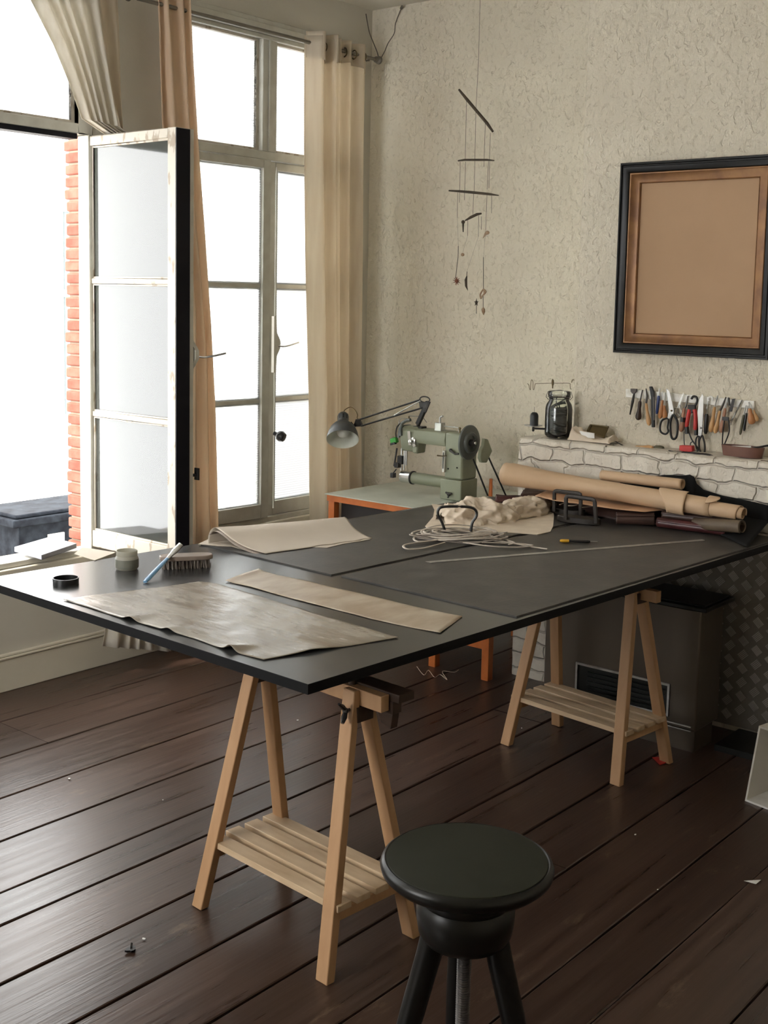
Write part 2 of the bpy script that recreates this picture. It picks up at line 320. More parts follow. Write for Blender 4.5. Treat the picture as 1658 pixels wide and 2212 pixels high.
struct('floor', fl, M['floor'], crease=.01)
sb = MB(); sb.bb((X0-.2, Y0-.2, -.12), (XW+.3, YW+.05, -.02)); struct('floor_base', sb, M['gap'])
c = MB(); c.bb((X0-.2, Y0-.2, CZ), (XW+.3, YW+.4, CZ+.15)); struct('ceiling', c, M['ceil'])
w = MB(); LW_ADDED = [(2.7, 4.6)]; LZ = 1.0; w.bb((X0-.2, Y0-.2, -.1), (X0, YW+.1, LZ)); w.bb((X0-.2, Y0-.2, 3.5), (X0, YW+.1, CZ))  # left-wall opening added outside the view to let in extra light
for a_, b_ in ((Y0-.2, 2.7), (4.6, YW+.1)): w.bb((X0-.2, a_, LZ), (X0, b_, 3.5))
struct('wall_left', w, M['plaster'])
for i_, (a_, b_) in enumerate(LW_ADDED):
    w = MB(); m_ = (a_+b_)/2
    for p_, q_ in (((a_, LZ), (a_+.06, 3.5)), ((b_-.06, LZ), (b_, 3.5)), ((m_-.05, LZ), (m_+.05, 3.5)), ((a_, LZ), (b_, LZ+.08)), ((a_, 3.44), (b_, 3.5)), ((a_, 2.78), (b_, 2.86))): w.bb((X0-.12, p_[0], p_[1]), (X0-.05, q_[0], q_[1]))
    struct('window_%d' % (i_+4), w, M['frame'])  # frame of the added unseen window that brightens the room
w = MB(); w.bb((X0, Y0-.2, -.1), (XW+.3, Y0, CZ)); struct('wall_back', w, M['plaster'])
w = MB(); w.bb((XW, Y0, -.1), (XW+.3, YW+.1, CZ)); struct('wall_right', w, M['plaster'])
w = MB(); w.bb((XB, .9, 0), (XW, 3.25, CZ)); struct('wall_chimney_breast', w, M['plaster'], bevel=.008)
# lower pier with painted brick face: gently uneven surface with rounded top edge
w = MB()
def pier(u, v):
    y = 3.45-2.5*u; s = v*1.49
    if s < 1.285: x, z = XP, s
    else: x, z = XP+(s-1.285), 1.285
    d = .010*NZ.noise(Vector((y*6, z*6, x*6)))+.005*NZ.noise(Vector((y*19, z*19, 3)))
    if s > 1.27 and s < 1.30: x += .006; z -= .004
    return Vector((x+(d if s < 1.285 else 0), y, z+(d*.6 if s >= 1.285 else 0)))
w.grid(pier, 170, 100); w.bb((XP+.03, .95, 0), (XB+.01, 3.45, 1.262)); w.bb((XB-.02, 3.2, 0), (XW, 3.45, 1.27)); struct('wall_fireplace', w, M['brickwhite'])
# window wall
WN = [(.36, 1.80), (2.39, 3.87), (4.42, 5.86)]; ZS = .62; ZH = 3.52
w = MB(); yb = YW+.10
w.bb((X0, YW, -.1), (XW+.3, yb, ZS)); w.bb((X0, YW, ZH), (XW+.3, yb, CZ))
xs = [X0]+[q for p in WN for q in p]+[XW+.3]
for i in range(0, len(xs), 2): w.bb((xs[i], YW, ZS), (xs[i+1], yb, ZH))
struct('wall_window', w, M['wallgrey'])
t = MB(); t.bb((X0, YW-.022, 0), (XW, YW, .165)); t.bb((X0, YW-.03, .165), (XW, YW, .178)); t.bb((X0, YW-.022, .178), (XW, YW, .192)); struct('baseboard_window', t, M['panel'], bevel=.004)
t = MB(); t.bb((XW-.02, 3.45, 0), (XW, YW-.03, .17)); struct('baseboard_right', t, M['panel'], bevel=.004)
for i, (a, b) in enumerate(WN):
    t = MB(); t.bb((a-.05, YW-.035, ZH-.01), (b+.05, YW, ZH+.045)); t.bb((a-.05, YW-.02, ZH+.045), (b+.05, YW, ZH+.075)); t.bb((a-.03, YW-.014, ZH-.035), (b+.03, YW, ZH-.01)); struct('trim_%d' % (i+1), t, M['frame'], bevel=.004)
    t = MB(); t.bb((a-.02, YW-.03, ZS-.035), (b+.02, YW+.02, ZS)); struct('trim_%d' % (i+4), t, M['panel'], bevel=.005)
def casement(par, h, d, nrm, wd, z0, z1, gl, edge=False, bars=(1.365, 2.055), bot=.085):
    # h hinge point, d direction along the width, nrm outer face normal; thickness runs inward from the outer face
    h = Vector((h[0], h[1], 0)); d = Vector((*d, 0)).normalized(); nr = Vector((*nrm, 0)).normalized(); th = .085 if edge else .05
    def pc(mb, s0, s1, a, b, t0=0, t1=None):
        t1 = th if t1 is None else t1; P = [h+d*s-nr*t for s, t in ((s0, t0), (s1, t0), (s1, t1), (s0, t1))]
        mb.prism([p+Vector((0, 0, a)) for p in P], (0, 0, b-a))
    f = MB(); pc(f, 0, .058, z0, z1); pc(f, wd-.058, wd, z0, z1); pc(f, .058, wd-.058, z1-.047, z1); pc(f, .058, wd-.058, z0, z0+bot)
    for zb in bars: pc(f, .058, wd-.058, zb-.013, zb+.013, .006, th-.02)
    e = .010                                         # putty lips round each pane
    lv = [z0+bot]+[q for zb in bars for q in (zb-.013, zb+.013)]+[z1-.047]
    for a, b in zip(lv[::2], lv[1::2]):
        pc(f, .058, .058+e, a, b, .012, .022); pc(f, wd-.058-e, wd-.058, a, b, .012, .022); pc(f, .058+e, wd-.058-e, b-e, b, .012, .022); pc(f, .058+e, wd-.058-e, a, a+e, .012, .022)
    cs = part('casement', f, M['sash'] if edge else M['frame'], par, bevel=.003)
    for a, b in zip(lv[::2], lv[1::2]):
        g = MB(); pc(g, .058, wd-.058, a, b, .022, .026); part('pane', g, gl, cs)
    if edge:
        s = MB(); pc(s, wd+.0005, wd+.006, z0+.004, z1-.004, 0, th); part('edge_seal', s, M['seal'], cs, label='black painted meeting edge')
        s = MB(); pc(s, wd-.03, wd+.002, z0, z1, th, th+.026); part('rebate_strip', s, M['frame'], cs)
    return cs
def latch(par, x, y, z, hx, hy, side):
    s = MB(); P = Vector((x, y, 0)); sd = Vector((*side, 0)); o = Vector((hx, hy, 0))
    s.tube([P+o*.012+Vector((0,0,.70)), P+o*.012+Vector((0,0,2.76))], .0065, 8); rd = part('espagnolette_rod', s, M['ironpaint'], par)
    s = MB(); pts = [(-.02, -.17), (.0, -.17), (.004, -.07), (.036, -.02), (.036, .02), (.004, .07), (0, .17), (-.02, .17)]
    s.prism([P+sd*a+Vector((0,0,z+b)) for a, b in pts], o*.022); part('lock_plate', s, M['ironpaint'], rd)
    s = MB(); s.tube(smooth([P+sd*.02+o*.02+Vector((0,0,z-.01)), P+sd*.05+o*.045+Vector((0,0,z-.012)), P+sd*.10+o*.055+Vector((0,0,z-.002)), P+sd*.155+o*.06+Vector((0,0,z+.012))]), .0055, 8); part('lever', s, M['chrome'], rd)
    return rd
for i, (a, b) in enumerate(WN):
    wn = thing('window_%d' % (i+1), None, None, ((a+b)/2, YW+.05, ZS)); wn['kind'] = 'structure'
    f = MB(); y0, y1 = YW-.004, YW+.085; xc = (a+b)/2; jw = .045
    if i == 1: b -= .04; jw = 0; f.bb((b-.045, y0, 2.795), (b+.04, y1, ZH)); f.bb((b+.012, y0, ZS), (b+.04, y1, 2.795))
    f.bb((a, y0, ZS), (a+.045, y1, ZH)); (f.bb((b-.045, y0, ZS), (b, y1, ZH)) if jw else None); f.bb((a+.045, y0, ZH-.03), (b-.045, y1, ZH)); f.bb((a+.045, y0, 2.795), (b-.045, y1, 2.845))
    f.bb((a+.045, y0, ZS), ((b-.045 if jw else b+.012), y1, ZS+.03)); f.bb((xc-.058, y0, 2.845), (xc+.058, y1, ZH-.03)); f.bb((xc-.016, y0-.012, 2.845), (xc+.0, y0, ZH-.03))
    part('window_frame', f, M['frame'], wn, bevel=.004)
    for u, v in ((a+.045, xc-.058), (xc+.058, b-.045)):
        g = MB(); y = YW+.05; g.bb((u+.02, y, 2.862), (v-.02, y+.004, ZH-.045)); lt = MB()
        for p, q in (((u, 2.845), (u+.02, ZH-.03)), ((v-.02, 2.845), (v, ZH-.03)), ((u+.02, 2.845), (v-.02, 2.862)), ((u+.02, ZH-.045), (v-.02, ZH-.03))): lt.bb((p[0], y-.018, p[1]), (q[0], y+.012, q[1]))
        fr = part('transom_light', lt, M['sash'], wn); part('pane', g, M['fluteh'] if i == 2 else M['flutev'], fr)
    if i == 1:
        casement(wn, (a+.045, YW+.062), (1, 0), (0, 1), xc-a-.05, ZS+.032, 2.79, M['fluteh'])
        cs = casement(wn, (3.85, 5.225), (0, -1), (-1, 0), .725, .66, 2.788, M['glassold'], edge=True)
        latch(wn, 3.965, 4.53, 1.70, 1, 0, (0.25, -1))
        k = MB(); k.tube([(3.955, 4.515, 1.10), (3.985, 4.50, 1.10)], .008, 8); k.bb((3.985, 4.485, 1.075), (3.993, 4.515, 1.135)); part('latch_knob', k, M['iron'], cs)
    else:
        an = R(3.0) if i == 2 else 0
        casement(wn, (a+.045, YW+.055), (math.cos(an), -math.sin(an)), (math.sin(an), math.cos(an)), xc-a-.052, ZS+.032, 2.79, M['fluteh'])
        casement(wn, (b-.045, YW+.062), (-1, 0), (0, 1), b-.045-xc-.012, ZS+.032, 2.79, M['fluteh'])
        rd = latch(wn, xc+.055, YW, 1.705, 0, -1, (1, 0))
        if i == 2:
            k = MB(); k.lathe([(0,0),(.012,0),(.012,.02),(.03,.035),(.034,.055),(.026,.075),(0,.082)], Matrix.Translation((xc+.045, YW-.02, 1.165)) @ frame((.25,-1,-.35)), 16); part('knob', k, M['knobpl'], rd, label='round black knob')
# black rebate under the transom of the open window, outer sill stone
t = MB(); t.bb((3.1, YW+.005, 2.768), (3.78, YW+.08, 2.794)); struct('trim_7', t, M['seal'])
t = MB(); t.bb((2.2, YW+.10, .50), (3.95, YW+.36, .60)); struct('trim_8', t, M['stonesill'], bevel=.01)
t = MB(); t.bb((4.3, YW+.10, .50), (5.95, YW+.36, .60)); struct('trim_9', t, M['stonesill'], bevel=.01)
# brick reveals outside
def reveal(name, x0, x1):
    w = MB(); z = .60; k = 0
    while z < 2.95:
        L = .13 if k % 2 else .135; j = random.uniform(-.006, .006)
        w.bb((x0+random.uniform(0,.005), yb+.008, z+.005), (x1-random.uniform(0,.005), yb+L+.012*random.random()+j, z+.0575)); z += .0625; k += 1
    o = struct(name, w, M['redbrick'], bevel=.008); q = MB(); q.bb((x0+.012, yb+.003, .55), (x1-.012, yb+.118, 3.6)); struct(name+'_mortar', q, M['mortar'])
reveal('wall_brick_pier', 3.868, 4.38)
# the house across the street, ground, bin
hb = thing('building', 'white rendered house across the street with dark windows seen past the open casement', 'building', (11, 14, -4))
f = MB(); f.bb((2, 13, -.12), (24, 16, 7.5)); wl = part('facade', f, M['facade'], hb)
f = MB(); f.bb((2, 13.02, -5), (24, 16, -.12)); part('plinth', f, M['facadelow'], hb, label='stained cream lower wall')
f = MB(); f.bb((2, 12.9, -.2), (24, 13, -.1)); f.bb((2, 12.95, -.26), (24, 13, -.2)); part('cornice', f, M['facade'], hb)
f = MB(); f.bb((9.12, 12.8, .16), (10.6, 13, .26)); f.bb((9.2, 12.86, -.02), (9.34, 13, .16)); f.bb((9.14, 12.83, .08), (9.4, 13, .17)); part('window_ledge', f, M['facade'], hb)
for z0, z1 in ((.42, 1.93), (2.02, 3.0)):
    f = MB(); f.bb((9.27, 12.97, z0), (10.4, 13.01, z1)); wnw = part('window', f, M['extglass'], hb); g = MB(); g.bb((9.25, 12.94, z1), (10.5, 13, z1+.08)); g.bb((9.80, 12.95, z0), (9.86, 12.97, z1)); part('window_frame', g, M['facade'], wnw)
g = MB(); g.bb((-6, 5.7, -5.2), (30, 30, -5)); struct('ground', g, M['street'])
g = MB(); g.bb((1.5, 5.75, -.5), (8.5, 9.2, -.22)); struct('ground_terrace', g, M['stonesill'])
bn = thing('storage_box', 'black slate-topped box standing outside below the open window', 'box', (5.2, 7.6, -.22))
f = MB(); f.bb((4.98, 7.55, -.22), (5.75, 8.0, .29)); part('body', f, M['bin'], bn, bevel=.01)
f = MB(); f.bb((4.90, 7.5, .28), (5.85, 8.1, .34)); f.bb((4.94, 7.53, .34), (5.8, 8.05, .37)); part('lid', f, M['bin'], bn, bevel=.01)
f = MB(); f.bb((5.22, 7.535, .10), (5.36, 7.55, .19)); part('label_plate', f, M['whitecard'], bn)
# curtains and rod
def curtain(name, Lf, Rt, y0, m, label, folds, amp, org=None, thing_group='linen curtains at the windows', nu=90, nv=60, head=False, seed=1, yfn=None):
    w = MB()
    def q(u, v):
        a = lerp(Lf, v); b = lerp(Rt, v); p = a.lerp(b, u)
        ph = folds*2*math.pi*(u+.035*math.sin(u*9+seed)); 
        k = 1+.5*NZ.noise(Vector((u*5+seed, v*1.2, 0)))
        y = y0+amp*k*math.sin(ph+.8*NZ.noise(Vector((v*2, seed, u*2))))+(yfn(u, v) if yfn else 0)
        return Vector((p.x, y, p.z))
    w.grid(q, nu, nv); return solo(name, w, m, label, 'curtain', thing_group, solid=.0018)
def ell_(c, a, b, ea, eb, n=20): return [c+a*(ea*math.cos(2*math.pi*i/n))+b*(eb*math.sin(2*math.pi*i/n)) for i in range(n)]
def YP(l, y=5.0): return [HY(px, py, y) for px, py in l]
zt_ = 3.535
rl = [Vector((5.30, 0, 3.53)), Vector((5.31, 0, 2.9)), Vector((5.335, 0, 2.2)), Vector((5.38, 0, 1.4)), Vector((5.40, 0, .7)), Vector((5.42, 0, .04))]
rr = [Vector((5.86, 0, 3.53)), Vector((5.86, 0, 2.9)), Vector((5.865, 0, 2.2)), Vector((5.87, 0, 1.4)), Vector((5.90, 0, .7)), Vector((5.92, 0, .04))]
def rfold(u, v): return -.05*math.exp(-((u-.12)/.08)**2)-.045*math.exp(-((u-.33)/.06)**2)
curtain('curtain', rl, rr, 5.03, M['curtain'], 'cream linen eyelet curtain gathered right of the closed window, nearest the corner', 5.5, .024, yfn=rfold, seed=2)
cr_ = [o for o in bpy.data.objects if o.name == 'curtain'][0]
w = MB()
def hd(u, v): x = 5.31+.55*u; return Vector((x, 5.03+.024*1.0*math.sin(5.5*2*math.pi*(u+.035*math.sin(u*9+2)))*(1+.5*NZ.noise(Vector((u*5+2, 0, 0))))-.052*math.exp(-((u-.12)/.08)**2)-.047*math.exp(-((u-.33)/.06)**2)-.004, 3.555-v*(.15+.02*math.sin(u*7))))
w.grid(hd, 90, 6); part('header_band', w, M['curtain'], cr_, solid=.0012)
for x in (5.36, 5.46, 5.55, 5.64, 5.73, 5.82): w = MB(); w.tube(ell_(Vector((x, 5.03, 3.485)), Vector((.25,1,0)).normalized(), Vector((0,0,1)), .026, .026), .0035, 6, closed=True); part('eyelet', w, M['brass'], cr_)
ml = YP([(345,-12),(350,60),(352,130),(356,270),(385,420),(405,600),(405,900),(405,1180)]); mr_ = YP([(412,-5),(418,120),(429,300),(444,500),(457,700),(466,880),(470,1060),(473,1180)])
mzl = ml[-1].copy(); mzl.z = .04; mzr = mr_[-1].copy(); mzr.z = .04; mzr.x += .05; ml.append(mzl); mr_.append(mzr)
curtain('curtain', ml, mr_, 5.02, M['curtainbacklit'], 'peach-lit linen curtain hanging behind the edge of the open casement', 2.6, .02, seed=5)
ll = YP([(100,-10),(150,90),(182,170),(200,250),(206,300),(210,450),(222,700),(236,1000),(240,1200)],4.93)
for q_ in ll[4:]: q_.x = 3.975
ll[3].x = max(ll[3].x, 3.72); lr = YP([(252,-10),(262,90),(272,170),(288,270),(330,300),(345,480),(362,700),(378,1000),(392,1200)],4.93)
ll.append(Vector((3.90, 0, .50))); ll.append(Vector((3.83, 0, .14))); lr.append(Vector((4.25, 0, .50))); lr.append(Vector((4.30, 0, .01)))
curtain('curtain', ll, lr, 5.05, M['curtainwhite'], 'off-white linen curtain swept sideways behind the open casement, ragged hem near the floor', 5.5, .018, seed=9, nv=70)
la = YP([(190,-10),(205,90),(225,180),(262,285),(262,400),(262,600)],5.06); lb = YP([(262,-10),(266,90),(268,180),(270,285),(275,400),(280,600)],5.06)
curtain('curtain', la, lb, 5.08, M['curtain'], 'shaded brownish curtain length hanging on the pier between the windows', 2.2, .012, seed=4)
for nm, a, b, lab in (('curtain_rod', 4.05, 5.975, 'thin metal curtain rod over the closed window with round end knob'), ('curtain_rod', 2.2, 4.0, 'thin metal curtain rod over the open window')):
    rd = thing(nm, lab, 'curtain rod', (a, 5.03, 3.49))
    s = MB(); s.tube([(a, 5.03, 3.49), (b-.03, 5.03, 3.49)], .011, 12); part('pole', s, M['rod'], rd)
    s = MB(); s.lathe([(0,0),(.016,0),(.02,.008),(.012,.014),(.012,.02),(.024,.028),(.026,.04),(.016,.052),(0,.056)], Matrix.Translation((b-.045, 5.03, 3.49)) @ frame((1,0,0)), 16); part('end_knob', s, M['rod'], rd)
    s = MB(); s.tube([(b-.10, 5.03, 3.49), (b-.10, 5.03, 3.475), (b-.10, 5.165, 3.475)], .006, 8); part('bracket', s, M['rod'], rd)
s = MB()
s.tube(smooth([HY(790,30,5.12), HY(797,68,5.10), HY(806,92,5.08), HY(814,112,5.05), HY(817,124,5.03)], 5), .0035, 6)
s.tube(smooth([HX(866,18,6.05), HX(854,50,6.05), HX(851,72,6.04), HX(838,93,6.03), HX(830,112,6.0), HY(822,126,5.03)], 5), .0028, 6)
s.tube([HX(866,18,6.055), HX(868,14,6.03)], .009, 6)
solo('cable', s, M['thread'], 'thin cables looping from the ceiling corner down to the end of the curtain rod', 'cable')
# ------------------------------------------------------------------ workbench, trestles, stool
QL = [HZ(665,1478,ZT), HZ(-40,1251,ZT), Vector((5.285, HZ(1062,1069.5,ZT).y-.0, ZT)), Vector((5.285, 2.0, ZT))]
tb = thing('table', 'large black tabletop covered with leather work, carried on two pine trestles', 'table', (3.8, 3, ZT-.03))
s = MB(); s.prism([q-Vector((0,0,.0015)) for q in QL], (0,0,.0015)); part('tabletop', s, M['top'], tb)
s = MB(); s.prism([q-Vector((0,0,.03)) for q in QL], (0,0,.0284)); part('board_core', s, M['topedge'], tb)
def trestle_proto():
    W, D, H = .65, .404, .83; t = thing('trestle', None, 'trestle', (0, 0, 0))
    for y, sy in ((0, .075), (W-.05, -.075)):
        for fx, tx in ((0, D*.5-.035), (D-.032, D*.5+.008)):
            s = MB(); s.add([(fx, y, 0), (fx+.032, y, 0), (fx+.032, y+.05, 0), (fx, y+.05, 0), (tx, y+sy, H), (tx+.028, y+sy, H), (tx+.028, y+sy+.05, H), (tx, y+sy+.05, H)], [(3,2,1,0),(4,5,6,7),(0,1,5,4),(1,2,6,5),(2,3,7,6),(3,0,4,7)]); lg = part('leg', s, M['pine'], t, bevel=.003)
            zz = .2; xx = fx+(tx-fx)*zz/H; yz = y+sy*zz/H
            k = MB(); k.tube([(xx+(-.001 if fx == 0 else .03), yz+.025, zz-.012), (xx+(.004 if fx == 0 else .035), yz+.025, zz-.012)], .004, 8); part('screw', k, M['steeldark'], lg)
        yr = y+sy*.22
        s = MB(); s.bb((.045, yr+.008, .165), (D-.045, yr+.03, .20)); part('shelf_rail', s, M['pine'], t, bevel=.002)
        yt = y+sy*.9
        s = MB(); s.bb((D*.5-.03, yt-.004 if y == 0 else yt+.02, .735), (D*.5+.035, yt+.034 if y == 0 else yt+.054, .78)); part('spacer_block', s, M['darkwood'], t)
    for k in range(4):
        x = .052+k*.0795; s = MB(); s.bb((x, .012, .20), (x+.056, W-.012, .221)); part('shelf_slat', s, M['pineslat'], t, bevel=.002)
    s = MB(); s.bb((D*.5-.0135, -.015, .782), (D*.5+.0205, W+.05, .832)); part('beam', s, M['pine'], t, bevel=.002)
    s = MB(); s.bb((D*.5-.02, .07, .872), (D*.5+.05, W-.07, .917)); part('raised_beam', s, M['darkwood'], t, bevel=.002)
    for y in (.10, W-.16):
        s = MB(); s.tube([(D*.5+.01, y+.03, .80), (D*.5+.01, y+.03, .875)], .013, 10); part('dowel', s, M['darkwood'], t)
    return t
def kids(o): return [q for q in bpy.data.objects if q.parent == o]
def dup(o, par=None):
    c = o.copy(); COL.objects.link(c)
    if par: c.parent = par
    for k in kids(o): dup(k, c)
    return c
TR = trestle_proto(); T2 = dup(TR)
for o, p, a, lab in ((TR, (2.46, 2.205), -R(4.5), 'pine trestle carrying the near end of the table, wing nut and overhanging beam'), (T2, (4.335, 2.275), -R(6.5), 'pine trestle under the far end of the table, standing before the heater')):
    o.location = (p[0], p[1], 0); o.rotation_euler = (0, 0, a); o['label'] = lab; o['group'] = 'pine trestles under the table'
ORG[TR.name] = Vector((0,0,0))
for q in kids(T2):
    if q.name.startswith('beam'): q.location.z -= .03
s = MB(); s.tube([(.170, .085, .775), (.135, .085, .775)], .005, 8); s.tube([(.142,.085,.775), (.128,.085,.79), (.112,.085,.803)], [.006,.008,.004], 8); s.tube([(.142,.085,.775), (.130,.08,.759), (.118,.075,.745)], [.006,.010,.006], 8); s.ball((.140,.085,.775), .010, 10)
part('wing_nut', s, M['blackpl'], TR)
s = MB(); s.bb((.205+.018, -.055, .812), (.205+.085, .20, .838)); s.bb((.223, -.030, .772), (.262, .045, .812)); s.prism([(.226,-.027,.772),(.226,.04,.772),(.226,.02,.735),(.226,-.02,.725)], (.03,0,0)); part('clamp_bracket', s, M['darkwood'], TR, bevel=.002, label='dark notched wooden clamp at the beam end')
# stool
SC = HZ(1008, 1866, .665); st = thing('stool', 'black round screw stool with dark green seat in the foreground', 'stool', (SC.x, SC.y, 0)); T = Matrix.Translation((SC.x, SC.y, 0))
s = MB(); s.lathe([(0,.634),(.14,.634),(.192,.640),(.204,.652),(.207,.664),(.203,.674),(.196,.679),(.193,.677),(0,.677)], T, 64); seat = part('seat', s, M['stoolblk'], st)
s = MB(); s.lathe([(.1925,.6765),(.191,.6795),(.187,.6805),(0,.6805)], T, 64); part('seat_pad', s, M['stoolseat'], seat, label='dull green grey pad')
s = MB(); s.lathe([(0,.475),(.080,.475),(.100,.482),(.112,.500),(.117,.530),(.118,.555),(.110,.572),(.108,.578),(.113,.586),(.112,.598),(.104,.606),(.06,.612),(0,.612)], T, 40); part('hub', s, M['stoolblk'], st)
s = MB(); s.lathe([(.045,.60),(.045,.64)], T, 20)
pr_ = []
for k in range(60): pr_ += [(.0175, .10+k*.006), (.0145, .103+k*.006)]
s.lathe(pr_+[(.0175, .46)], T, 20); s.lathe([(0,.085),(.024,.085),(.026,.095),(.0175,.10)], T, 20); part('screw', s, M['steeldark'], st)
vd = Vector((SC.x, SC.y, 0)).normalized()
for k, an in enumerate((math.atan2(vd.y, vd.x)+R(98), math.atan2(vd.y, vd.x)-R(98), math.atan2(vd.y, vd.x)+R(6), math.atan2(vd.y, vd.x)+R(180))):
    if k == 3: continue
    a = Vector((math.cos(an), math.sin(an), 0)); c0 = Vector((SC.x, SC.y, 0))
    s = MB(); s.tube([c0+a*.07+Vector((0,0,.52)), c0+a*.085+Vector((0,0,.44)), c0+a*.12+Vector((0,0,.30)), c0+a*.165+Vector((0,0,.12)), c0+a*.19+Vector((0,0,0))], [.03,.031,.030,.026,.021], 14); part('leg', s, M['stoolblk'], st)
    b = Vector((math.cos(an+R(120)), math.sin(an+R(120)), 0)) if k else a
# ------------------------------------------------------------------ heater, metal sheet, white box, scraps
hx_ = 4.89; y0, y1 = 2.205, 3.0; hs = thing('heater', 'dark brown steel gas heater with louvred slot under the table', 'heater', (hx_+.1, 2.6, 0))
s = MB(); s.bb((hx_, y0, .10), (hx_+.24, y1, .655)); part('casing', s, M['stove'], hs, bevel=.008)
s = MB(); s.bb((hx_+.015, y0+.01, 0), (hx_+.2, y1-.01, .10)); part('plinth', s, M['stove'], hs)
s = MB(); s.bb((hx_-.025, y0-.035, .655), (hx_+.28, y1+.03, .675)); s.bb((hx_-.01, y0-.02, .675), (hx_+.26, y1+.02, .685)); part('top_plate', s, M['stovedark'], hs, bevel=.004)
s = MB(); gy0, gy1, gz0, gz1 = 2.345, 2.81, .155, .285
for a, b in (((gy0-.01, gz0-.01), (gy1+.01, gz0)), ((gy0-.01, gz1), (gy1+.01, gz1+.01)), ((gy0-.01, gz0), (gy0, gz1)), ((gy1, gz0), (gy1+.01, gz1))): s.bb((hx_-.008, a[0], a[1]), (hx_+.004, b[0], b[1]))
gr = part('grille_frame', s, M['steel'], hs); s = MB(); s.bb((hx_-.002, gy0, gz0), (hx_+.001, gy1, gz1)); part('slot', s, M['stovedark'], gr)
for k in range(5):
    z = gz0+.02+k*.022; s = MB(); s.box((hx_-.006, (gy0+gy1)/2-.02, z), (.012, gy1-gy0-.07, .003), Matrix.Rotation(R(35), 3, 'Y')); part('louvre', s, M['stovedark'], gr)
s = MB(); s.bb((hx_-.006, y0+.02, .118), (hx_, y1-.02, .124)); s.bb((hx_-.006, y0+.02, .100), (hx_, y1-.02, .104)); part('trim_bar', s, M['steel'], hs)
# diamond plate: raised ribs on a sheet
def diamond():
    s = MB(); xp = XP-.02; s.bb((xp, 1.0, .03), (xp+.004, 2.95, .90)); o = []
    pitch = .066; k = 0; r = MB()
    for i in range(-2, 42):
        for j in range(0, 34):
            y = 1.0+i*pitch*.98; z = .05+j*pitch*.5+(0); 
            if (i+j) % 2: continue
            if not (1.02 < y < 2.9 and .05 < z < .88): continue
            sg = 1 if ((i-j)//2) % 2 else -1
            for t in (-1.6, -.8, 0, .8, 1.6):
                c = Vector((xp-.001, y, z)); d = Vector((0, math.cos(sg*R(45)), math.sin(sg*R(45)))); n = Vector((0, -d.z, d.y))
                a = c+n*t*.0088-d*.021; b = c+n*t*.0088+d*.021
                r.prism([a-n*.0022, b-n*.0022, b+n*.0022, a+n*.0022], (-.003, 0, 0))
    return s, r
s, r = diamond(); pl = thing('tread_plate_sheet', 'grey metal chequer plate sheet against the fireplace behind the heater', 'metal sheet', (XP-.02, 2, .03))
M['plate'] = mat('worn aluminium plate', (.22,.20,.17), .5, .3, c2=(.15,.135,.115), scale=3); M['rib'] = mat('plate ribs', (.50,.47,.42), .35, .4, c2=(.36,.33,.29), scale=4)
sh = part('sheet', s, M['plate'], pl); part('raised_ribs', r, M['rib'], pl)['kind'] = 'stuff'
s = MB(); s.bb((5.0, 1.2, 0), (XP-.03, 2.16, .028)); struct('trim_10', s, M['stovedark'])
bx = thing('white_box', 'open off-white board box cut off by the right edge', 'box', (4.6, 1.6, 0)); A = HZ(1608,1730,0); B = HZ(1690,1762,0); dr = (B-A).normalized(); ds = Vector((-dr.y, dr.x, 0)) if Vector((-dr.y, dr.x, 0)).x > 0 else Vector((dr.y, -dr.x, 0))
L_ = .38; Dp = .30; hh = .30; k_ = ds*.07
s = MB(); s.prism([A, A+Vector((0,0,0))+ds*Dp, A+ds*Dp+Vector((0,0,hh)), A+k_+Vector((0,0,hh))], dr*.008); part('side_panel', s, M['whitebox'], bx)
s = MB(); s.prism([A+dr*L_, A+dr*L_+ds*Dp, A+dr*L_+ds*Dp+Vector((0,0,hh)), A+dr*L_+k_+Vector((0,0,hh))], dr*.008); part('side_panel', s, M['whitebox'], bx)
s = MB(); s.prism([A+dr*.008, A+dr*L_, A+dr*L_+ds*Dp, A+dr*.008+ds*Dp], (0,0,.008)); part('bottom_panel', s, M['whitecard'], bx)
s = MB(); s.prism([A+k_+dr*.008+Vector((0,0,hh-.008)), A+k_+dr*L_+Vector((0,0,hh-.008)), A+ds*Dp+dr*L_+Vector((0,0,hh-.008)), A+ds*Dp+dr*.008+Vector((0,0,hh-.008))], (0,0,.008)); part('top_panel', s, M['whitebox'], bx)
s = MB(); s.prism([A+ds*Dp+dr*.008, A+ds*Dp+dr*L_, A+ds*Dp+dr*L_+Vector((0,0,hh-.008)), A+ds*Dp+dr*.008+Vector((0,0,hh-.008))], ds*.008); part('back_panel', s, M['whitebox'], bx)
s = MB(); s.prism([HZ(1606,1903,.003), HZ(1643,1901,.003), HZ(1632,1910,.003)], (0,0,.001)); solo('paper_scrap', s, M['whitecard'], 'small white triangular paper scrap on the floor at the right', 'paper scrap')
s = MB(); s.prism([HZ(1408,1637,.003), HZ(1425,1636,.003), HZ(1438,1648,.003), HZ(1425,1653,.003)], (0,0,.003)); solo('red_scrap', s, M['redpl'], 'small red scrap on the floor beside the far trestle foot', 'scrap')
s = MB(); c = HZ(283,2053,.003); s.prism([c+Vector((math.cos(q)*.016*(1+.4*math.sin(q*3)), math.sin(q)*.013, 0)) for q in [i*math.pi/6 for i in range(12)]], (0,0,.006)); s.tube([c+Vector((0,0,.006)), c+Vector((.012,.012,.014))], .003, 6); solo('black_scrap', s, M['blackpl'], 'small black crumb lying on the floor at bottom left', 'scrap')
